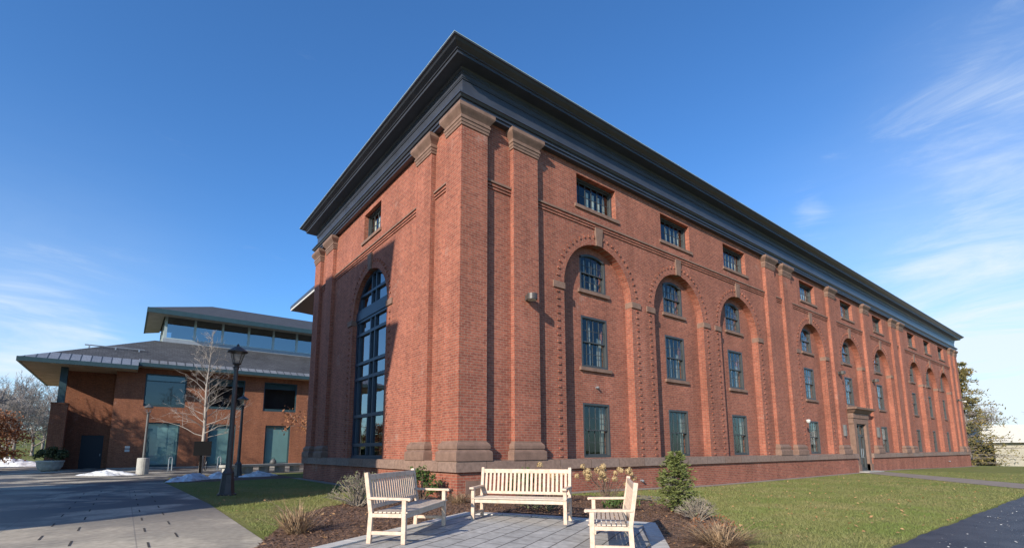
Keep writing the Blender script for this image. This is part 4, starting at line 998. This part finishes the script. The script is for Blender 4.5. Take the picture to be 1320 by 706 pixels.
shrub('low_shrub', 'bare twiggy shrub with sage leaves by the lawn behind the left bench', (-2.75, .10, 0), .80, .75, 500, .055, 'sage', 'twig_grey', 21, 90, 'small shrubs of the bed')
shrub('low_shrub', 'glossy green evergreen shrub between the left bench and the brick corner', (-1.05, .15, 0), .55, .92, 1100, .085, 'leaf_green', 'twig', 22, 40, 'small shrubs of the bed')
shrub('low_shrub', 'bare grey-brown twiggy shrub at the right foot of the spruce', (2.06, -5.82, hz(2.06, -5.82)), .46, .50, 120, .05, 'sage', 'twig_grey', 23, 90, 'small shrubs of the bed')
shrub('low_shrub', 'low green shrub at the wall behind the middle bench', (1.35, -1.1, 0), .60, .80, 700, .08, 'leaf_green', 'twig', 24, 40, 'small shrubs of the bed')
shrub('low_shrub', 'low leafy green plant under the armrest of the right bench', (1.75, -4.1, hz(1.75, -4.1)), .45, .28, 450, .07, 'leaf_green', 'twig', 25, 26, 'small shrubs of the bed')
shrub('low_shrub', 'flat brown-green plant on the mulch under the middle bench', (.2, -3.2, hz(.2, -3.2)), .6, .16, 350, .07, 'sage', 'twig', 26, 30, 'small shrubs of the bed')
shrub('low_shrub', 'withered reddish stalks at the edge of the mulch in front of the spruce', (.76, -6.91, hz(.76, -6.91)), .45, .30, 260, .05, 'leaf_copper', 'twig', 27, 40, 'small shrubs of the bed')
def hydrangea(label, loc, n, seed, rx):
    rg = random.Random(seed); t = thing('hydrangea', label, 'shrub', loc, 0, 'dried hydrangeas'); st_ = MB(); x, y, z = loc
    for k in range(n):
        a = rg.random()*6.283; q = rg.random()**.5*rx; h_ = rg.uniform(.55, .98); e = Vector((x+q*math.cos(a), y+q*math.sin(a), z+h_)); b = Vector((x+rg.uniform(-.12, .12), y+rg.uniform(-.12, .12), z))
        st_.tube([b, b.lerp(e, .5)+Vector((0, 0, .06)), e], [.007, .006, .005], 4)
        if k % 3 == 2: continue
        R_ = rg.uniform(.055, .085)
        hd_ = MB()
        for _ in range(70):
            v = Vector((rg.gauss(0, 1), rg.gauss(0, 1), rg.gauss(0, 1))).normalized(); hd_.leaf(e+v*R_*rg.uniform(.75, 1), .035, rg, .9, (v+Vector((rg.gauss(0, .3), rg.gauss(0, .3), rg.gauss(0, .3)))).normalized())
        hd_.build('flower_head', 'petal', t, recalc=False)
    st_.build('stems', 'twig', t, recalc=False)
hydrangea('dried hydrangea with tan flower heads between the middle and right benches', (2.56, -3.04, hz(2.56, -3.04)), 44, 4, .80)
hydrangea('few tan dried hydrangea heads rising behind the middle bench', (1.05, -2.45, hz(1.05, -2.45)), 12, 6, .42)

def conifer(name, label, loc, H, R, m_leaf, seed, whorls, per, nsz, nper, group=None, tier=1.0, irreg=.2, cat='tree', cone=1.0, base=.05, fuzz=.05, zr=.5):
    """trunk, drooping branches and needle sprays"""
    rg = random.Random(seed); t = thing(name, label, cat, loc, 0, group); x, y, z = loc; tr = MB(); lf = MB()
    tr.tube([(x, y, z), (x+.01*H*rg.uniform(-1, 1), y, z+H*.5), (x, y, z+H)], [.022*H*.8+.01, .014*H*.8, .004], 7)
    for i in range(whorls):
        f = base+(1-base)*(i+.5)/whorls; zz = z+H*f; Lm = R*((1-f)**cone)*(1+.0)+.05*R
        for k in range(per):
            a = rg.random()*6.283; L = Lm*rg.uniform(1-irreg, 1+irreg); o = Vector((math.cos(a), math.sin(a), 0))
            p0 = Vector((x, y, zz+rg.uniform(-.5, .5)*H/whorls)); p1 = p0+o*L*.6+Vector((0, 0, L*.12*tier)); p2 = p0+o*L+Vector((0, 0, L*(.10*tier)))
            tr.tube([p0, p1, p2], [.006*H, .004*H, .0015*H], 4)
            for _ in range(nper):
                s_ = rg.uniform(.2, 1.05); p = p0.lerp(p1, s_/.6) if s_ < .6 else p1.lerp(p2, (s_-.6)/.4)
                d = (o*rg.uniform(.3, 1)+Vector((-o.y, o.x, 0))*rg.choice((-1, 1))*rg.uniform(.1, 1)+Vector((0, 0, rg.uniform(-zr*.7, zr)))).normalized()
                q = p+Vector((rg.gauss(0, 1), rg.gauss(0, 1), rg.gauss(-.3, 1.0)))*L*fuzz
                s2 = nsz*rg.uniform(.6, 1.3); w_ = d.cross(Vector((rg.gauss(0, 1), rg.gauss(0, 1), rg.gauss(0, 1)))).normalized()*s2*.16
                lf.quad(q-w_*.4, q+d*s2*.5-w_, q+d*s2, q+d*s2*.5+w_)
    tr.build('trunk', 'bark', t, recalc=False); lf.build('crown', m_leaf, t, recalc=False)
    return t
conifer('spruce', 'small bushy young spruce on the mulch by the lawn', (2.89, -4.80, hz(2.89, -4.80)), 1.36, .46, 'needle', 5, 17, 13, .095, 22, tier=2.4, irreg=.28, cone=.60, fuzz=.09)

# ------------------------------------------------------------------ bare trees
def grow(mb, rg, p, d, L, r_, depth, tips, spread=.55, upb=.10, kids=(3, 4), n0=6, minr=.004, ratio=.68, taper=.55):
    pts = [p]; rr = [r_]; k = 3; dd = d.copy()
    for i in range(k):
        dd = (dd+Vector((rg.gauss(0, .10), rg.gauss(0, .10), rg.gauss(0, .08)+upb*.5))).normalized(); pts.append(pts[-1]+dd*L/k); rr.append(r_*(1-(1-taper)*(i+1)/k))
    mb.tube(pts, rr, max(3, n0))
    if depth == 0: tips.append(pts[-1]); return
    nk = rg.randint(*kids)
    for j in range(nk):
        f = rg.uniform(.35, 1.0) if j else 1.0; q = f*k; i = min(int(q), k-1); b = pts[i].lerp(pts[i+1], q-i)
        ax = dd.cross(Vector((rg.gauss(0, 1), rg.gauss(0, 1), rg.gauss(0, 1)))).normalized(); e = dd.copy(); e.rotate(Matrix.Rotation(rg.uniform(.45, 1.25)*spread*(1 if j else .4), 3, ax)); e = (e+Vector((0, 0, upb))).normalized()
        grow(mb, rg, b, e, L*ratio*rg.uniform(.75, 1.2), max(minr, r_*taper*rg.uniform(.7, 1)*(1 if j else 1.1)), depth-1, tips, spread, upb, kids, n0-1, minr, ratio, taper)
def bare_tree(name, label, loc, H, seed, m_='bark', depth=5, r0=None, group=None, spread=.9, upb=.10, kids=(3, 4), minr=.012, lean=(0, 0), trunk=.24, cat='tree', leaves=None):
    rg = random.Random(seed); t = thing(name, label, cat, loc, 0, group); tk = MB(); cr_ = MB(); x, y, z = loc; r0 = r0 or H*.016; tips = []
    p0 = Vector((x, y, z-.1)); p1 = p0+Vector((lean[0], lean[1], H*trunk)); tk.tube([p0, p0+Vector((0, 0, .15*H*trunk)), p0.lerp(p1, .5), p1], [r0*1.35, r0, r0*.92, r0*.85], 8); tk.build('trunk', m_, t, recalc=False, smooth=True)
    n_ = kids[1]
    for j in range(n_):
        a = 6.283*(j+rg.random()*.6)/n_; tilt = spread*rg.uniform(.35, .9) if j else .12
        d = Vector((math.cos(a)*math.sin(tilt), math.sin(a)*math.sin(tilt), math.cos(tilt)))
        grow(cr_, rg, p1-Vector((0, 0, rg.random()*H*.06*(1 if j else 0))), d, H*.26, r0*(.75 if not j else .55), depth-1, tips, spread, upb, kids, 6, minr)
    cr_.build('crown', m_, t, recalc=False)
    if leaves:
        lf = MB()
        for k in range(leaves[0]):
            p = tips[rg.randrange(len(tips))]+Vector((rg.gauss(0, 1), rg.gauss(0, 1), rg.gauss(-.3, 1)))*leaves[1]; lf.leaf(p, leaves[2]*rg.uniform(.6, 1.3), rg, .6)
        lf.build('foliage', leaves[3], t, recalc=False)
    return t
# the young tree beside the sign: straight leader, long level side branches
def leader_tree(label, loc, H, seed):
    rg = random.Random(seed); t = thing('bare_tree', label, 'tree', loc, 0); tk = MB(); cr_ = MB(); x, y, z = loc; tips = []
    tk.tube([(x, y, -.1), (x+.03, y, H*.3), (x-.05, y+.03, H*.6), (x+.02, y, H*.82), (x+.05, y, H)], [.115, .095, .06, .03, .008], 9); tk.build('trunk', 'bark_pale', t, recalc=False, smooth=True)
    n_ = 40
    for k in range(n_):
        f = .24+.74*k/n_; a = k*2.4+rg.uniform(-.4, .4); zz = H*f; L = 2.5*(1-f)**.6*rg.uniform(.7, 1.15)+.15
        el = .1+.95*f+rg.uniform(-.12, .15); d = Vector((math.cos(a)*math.cos(el), math.sin(a)*math.cos(el), math.sin(el)))
        grow(cr_, rg, Vector((x, y, zz)), d, L*.62, .026*(1-f)+.009, 3, tips, .9, .03, (2, 4), 5, .0055, .62)
    cr_.build('crown', 'bark_pale', t, recalc=False)
leader_tree('slender bare young tree with pale level branches in front of the library windows', (-3.55, 23.6, 0), 8.7, 12)
bare_tree('copper_tree', 'small tree still holding orange-brown leaves at the right end of the library', (5.3, 30.2, 0), 6.8, 31, 'bark', 4, spread=1.0, leaves=(1700, .28, .20, 'leaf_copper'), kids=(3, 4))
def leafy_mound(label, loc, r_, h_, n, seed):
    rg = random.Random(seed); t = thing('copper_tree', label, 'tree', loc, 0); tk = MB(); lf = MB(); x, y, z = loc; tk.tube([(x, y, -.1), (x, y, h_*.5), (x, y, h_*.9)], [.16, .10, .03], 7)
    for k in range(130):
        a = rg.random()*6.283; zz = rg.uniform(.12, .95)*h_; L = r_*math.sqrt(max(.05, 1-((zz/h_-.35)/.68)**2))*rg.uniform(.65, 1.1); o = Vector((math.cos(a), math.sin(a), 0))
        p0 = Vector((x, y, zz)); p1 = p0+o*L*.55+Vector((0, 0, L*.16)); p2 = p0+o*L+Vector((0, 0, L*rg.uniform(-.15, .2))); tk.tube([p0, p1, p2], [.03, .018, .006], 4)
        for _ in range(n//130):
            s_ = rg.uniform(.25, 1.03); p = p0.lerp(p1, s_/.55) if s_ < .55 else p1.lerp(p2, (s_-.55)/.45); lf.leaf(p+Vector((rg.gauss(0, .16), rg.gauss(0, .16), rg.gauss(-.03, .14))), rg.uniform(.10, .22), rg, .6)
    tk.build('trunk', 'bark', t, recalc=False); lf.build('crown', 'leaf_copper', t, recalc=False)
leafy_mound('low beech full of orange-brown leaves at the left edge of the photo', (-15.7, 44.0, 0), 2.7, 4.6, 5200, 3)
# shade-giving trees outside the left edge of the photo
bare_tree('bare_tree', 'tall bare tree left of the plaza, out of the photo, whose shade streaks the library', (-24, 30.5, 0), 15, 41, 'bark', 6, spread=1.0, group='bare trees beside the plaza', kids=(3, 4), minr=.030)
bare_tree('bare_tree', 'second bare tree left of the plaza, out of the photo, nearer the library', (-20.5, 34.5, 0), 12, 42, 'bark', 6, spread=1.05, group='bare trees beside the plaza', kids=(3, 4), minr=.030)
for x, y, s_, r_ in ((-31, 26, 1.05, .8), (-27, 33.5, .9, 2.1), (-36, 24.5, 1.15, 4.0), (-19.5, 36.6, .72, 5.1)):
    o = copy_tree(bpy.data.objects['bare_tree.001']); o.location = (x, y, 0); o.rotation_euler = (0, 0, r_); o.scale = (s_,)*3; o['label'] = 'one of the bare trees left of the plaza, out of the photo'
# tree line on the slope to the left
far = [bare_tree('bare_tree', 'x', (0, 0, 0), 14, 60+k, 'bark_far', 6, spread=1.0, group='bare trees on the far slope', kids=(3, 4), minr=.026, trunk=.16) for k in range(3)]
lab = ['bare tree at the far left edge of the slope behind the orange beech', 'bare tree on the far slope between the orange beech and the brick pier', 'bare tree on the far slope just left of the brick pier']
spots = [(-24, 100, 1.0), (-21.5, 96, .92), (-19.5, 104, 1.05), (-27.5, 112, 1.1), (-23.5, 118, 1.15), (-20.0, 122, 1.1), (-31, 128, 1.2), (-16.5, 108, .95), (-26, 135, 1.25)]
for i, (x, y, s) in enumerate(spots):
    o = far[i] if i < 3 else copy_tree(far[i % 3]); o.location = (x, y, hz(x, y)-.1); o.scale = (s, s, s); o.rotation_euler = (0, 0, i*1.3)
    o['label'] = lab[i] if i < 3 else 'bare grey tree standing deeper in the tangle of crowns on the far slope'
# trees and the white building past the right end
conifer('conifer', 'tall open conifer with rusty drooping sprays at the far right end of the brick hall', (72.5, 1.6, hz(72.5, 1.6)), 12.8, 3.7, 'needle_gold', 9, 52, 3, .34, 54, tier=.5, irreg=.5, cone=.6, base=.03, fuzz=.085, zr=1.3)
conifer('conifer', 'dark broad conifer behind the open one, above the white building', (84, 8.0, -1.5), 9.5, 4.5, 'needle_gold', 10, 44, 3, .36, 50, tier=.4, irreg=.35, cone=.6, fuzz=.09, zr=1.3)
fr_ = [(97, 6, 1.0), (112, -6, 1.15), (120, 8, 1.1), (126, -14, 1.2)]
rl = ['bare tree with forked crown above the white building at right', 'bare tree furthest right above the white building', 'faint bare tree behind the dark conifer at right', 'bare tree beyond the white building, cut by the right edge']
for i, (x, y, s) in enumerate(fr_):
    o = copy_tree(far[i % 3]); o.location = (x, y, -1.6); o.scale = (s*.85,)*3; o.rotation_euler = (0, 0, 2+i); o['label'] = rl[i]; o['group'] = 'bare trees at the right'
wh = thing('white_building', 'low white flat roofed building at the right edge beyond the brick hall', 'building', (84, -8, -1.5))
mb = MB(); mb.prism([(79, .3), (86, 4.3), (100, -18), (93, -26), (80.2, -20)], 'z', -2.2, 2.05); mb.build('wall', 'white_wall', wh)
mb = MB(); mb.prism([(78.2, 1.4), (86, 5.4), (101, -18), (93, -27), (79.6, -20.8)], 'z', 2.05, 4.2); mb.build('roof_band', 'white', wh)
mb = MB(); mb.quad((79.0, .45, -1.6), (83.0, 2.76, -1.6), (83.0, 2.76, 1.6), (79.0, .45, 1.6)); mb.build('window', 'black', wh)  # black sheet standing in for shade on the left side wall

# ------------------------------------------------------------------ grass blades and fallen leaves on the lawns
MT['blade'] = leafmat('grass_blade', (.165, .215, .052), (.300, .260, .115), trans=.2, scale=.55)
npg = np.random.default_rng(7)
def blades(n, xr, yr, ok, wgt):
    P = []
    while len(P) < n:
        x = npg.uniform(*xr, 4000); y = npg.uniform(*yr, 4000); d = np.hypot(x+7.25, y+11.62); keep = npg.random(4000) < np.clip((wgt/d)**2, 0, 1)
        for a, b in zip(x[keep], y[keep]):
            if ok(a, b): P.append((a, b))
    return P[:n]
def okR(x, y):
    if y > -.75 or y < -9.28 or (y < -9.06 and x > -1.6): return False
    if inside(x, y, mpoly): return False
    t_ = (x-19.3)*.8+(y+9.3)*.6; u_ = -(x-19.3)*.6+(y+9.3)*.8 
    return not (abs(((x-19.9)*(-.0)+0)) > 1) and abs((x-19.9)*.614-(y+8.75)*.789) > 1.05
def okL(x, y): return x > -5.4 and x < -.7 and y < 14 and not inside(x, y, mpoly)
gb = MB()
for (x, y) in blades(100000, (-1.2, 34), (-9.3, -.7), okR, 13)+blades(30000, (-5.5, -.5), (-3, 14), okL, 13):
    h_ = npg.uniform(.02, .055); a = npg.uniform(0, 6.283); w_ = npg.uniform(.0025, .0055); z = hz(x, y); tx, ty = npg.normal(0, .6, 2)*h_
    gb.quad((x-w_*math.cos(a), y-w_*math.sin(a), z), (x+w_*math.cos(a), y+w_*math.sin(a), z), (x+tx, y+ty, z+h_))
struct('grass', gb, 'blade', kind='stuff', recalc=False)
MT['litter'] = leafmat('leaf_litter', (.52, .33, .16), (.30, .14, .06), trans=.15, scale=3)
lf = MB(); rg = random.Random(77)
for (x, y) in blades(620, (1.5, 34), (-9.2, -.7), okR, 16)+blades(60, (-5.4, -.7), (-3, 8), okL, 14)+blades(260, (-5.8, 3.3), (-8, 1.5), lambda a, b: inside(a, b, mpoly) and not inside(a, b, patio_poly), 12):
    nr = Vector((rg.gauss(0, .45), rg.gauss(0, .45), 1)).normalized(); lf.leaf((x, y, hz(x, y)+.045), rg.uniform(.03, .075), rg, .7, nr)
struct('fallen_leaves', lf, 'litter', kind='stuff', recalc=False)

MT['grit'] = mat('pale_grit', (.50, .48, .45), .9)
gr = MB(); rg = random.Random(91)
for k in range(650):
    x = rg.uniform(-1, 26); y = -9.3-abs(rg.gauss(0, 1.3))-.05; gr.leaf((x, y, hz(x, y)+.03), rg.uniform(.012, .04), rg, .8, Vector((rg.gauss(0, .2), rg.gauss(0, .2), 1)).normalized())
struct('road_grit', gr, 'grit', kind='stuff', recalc=False)
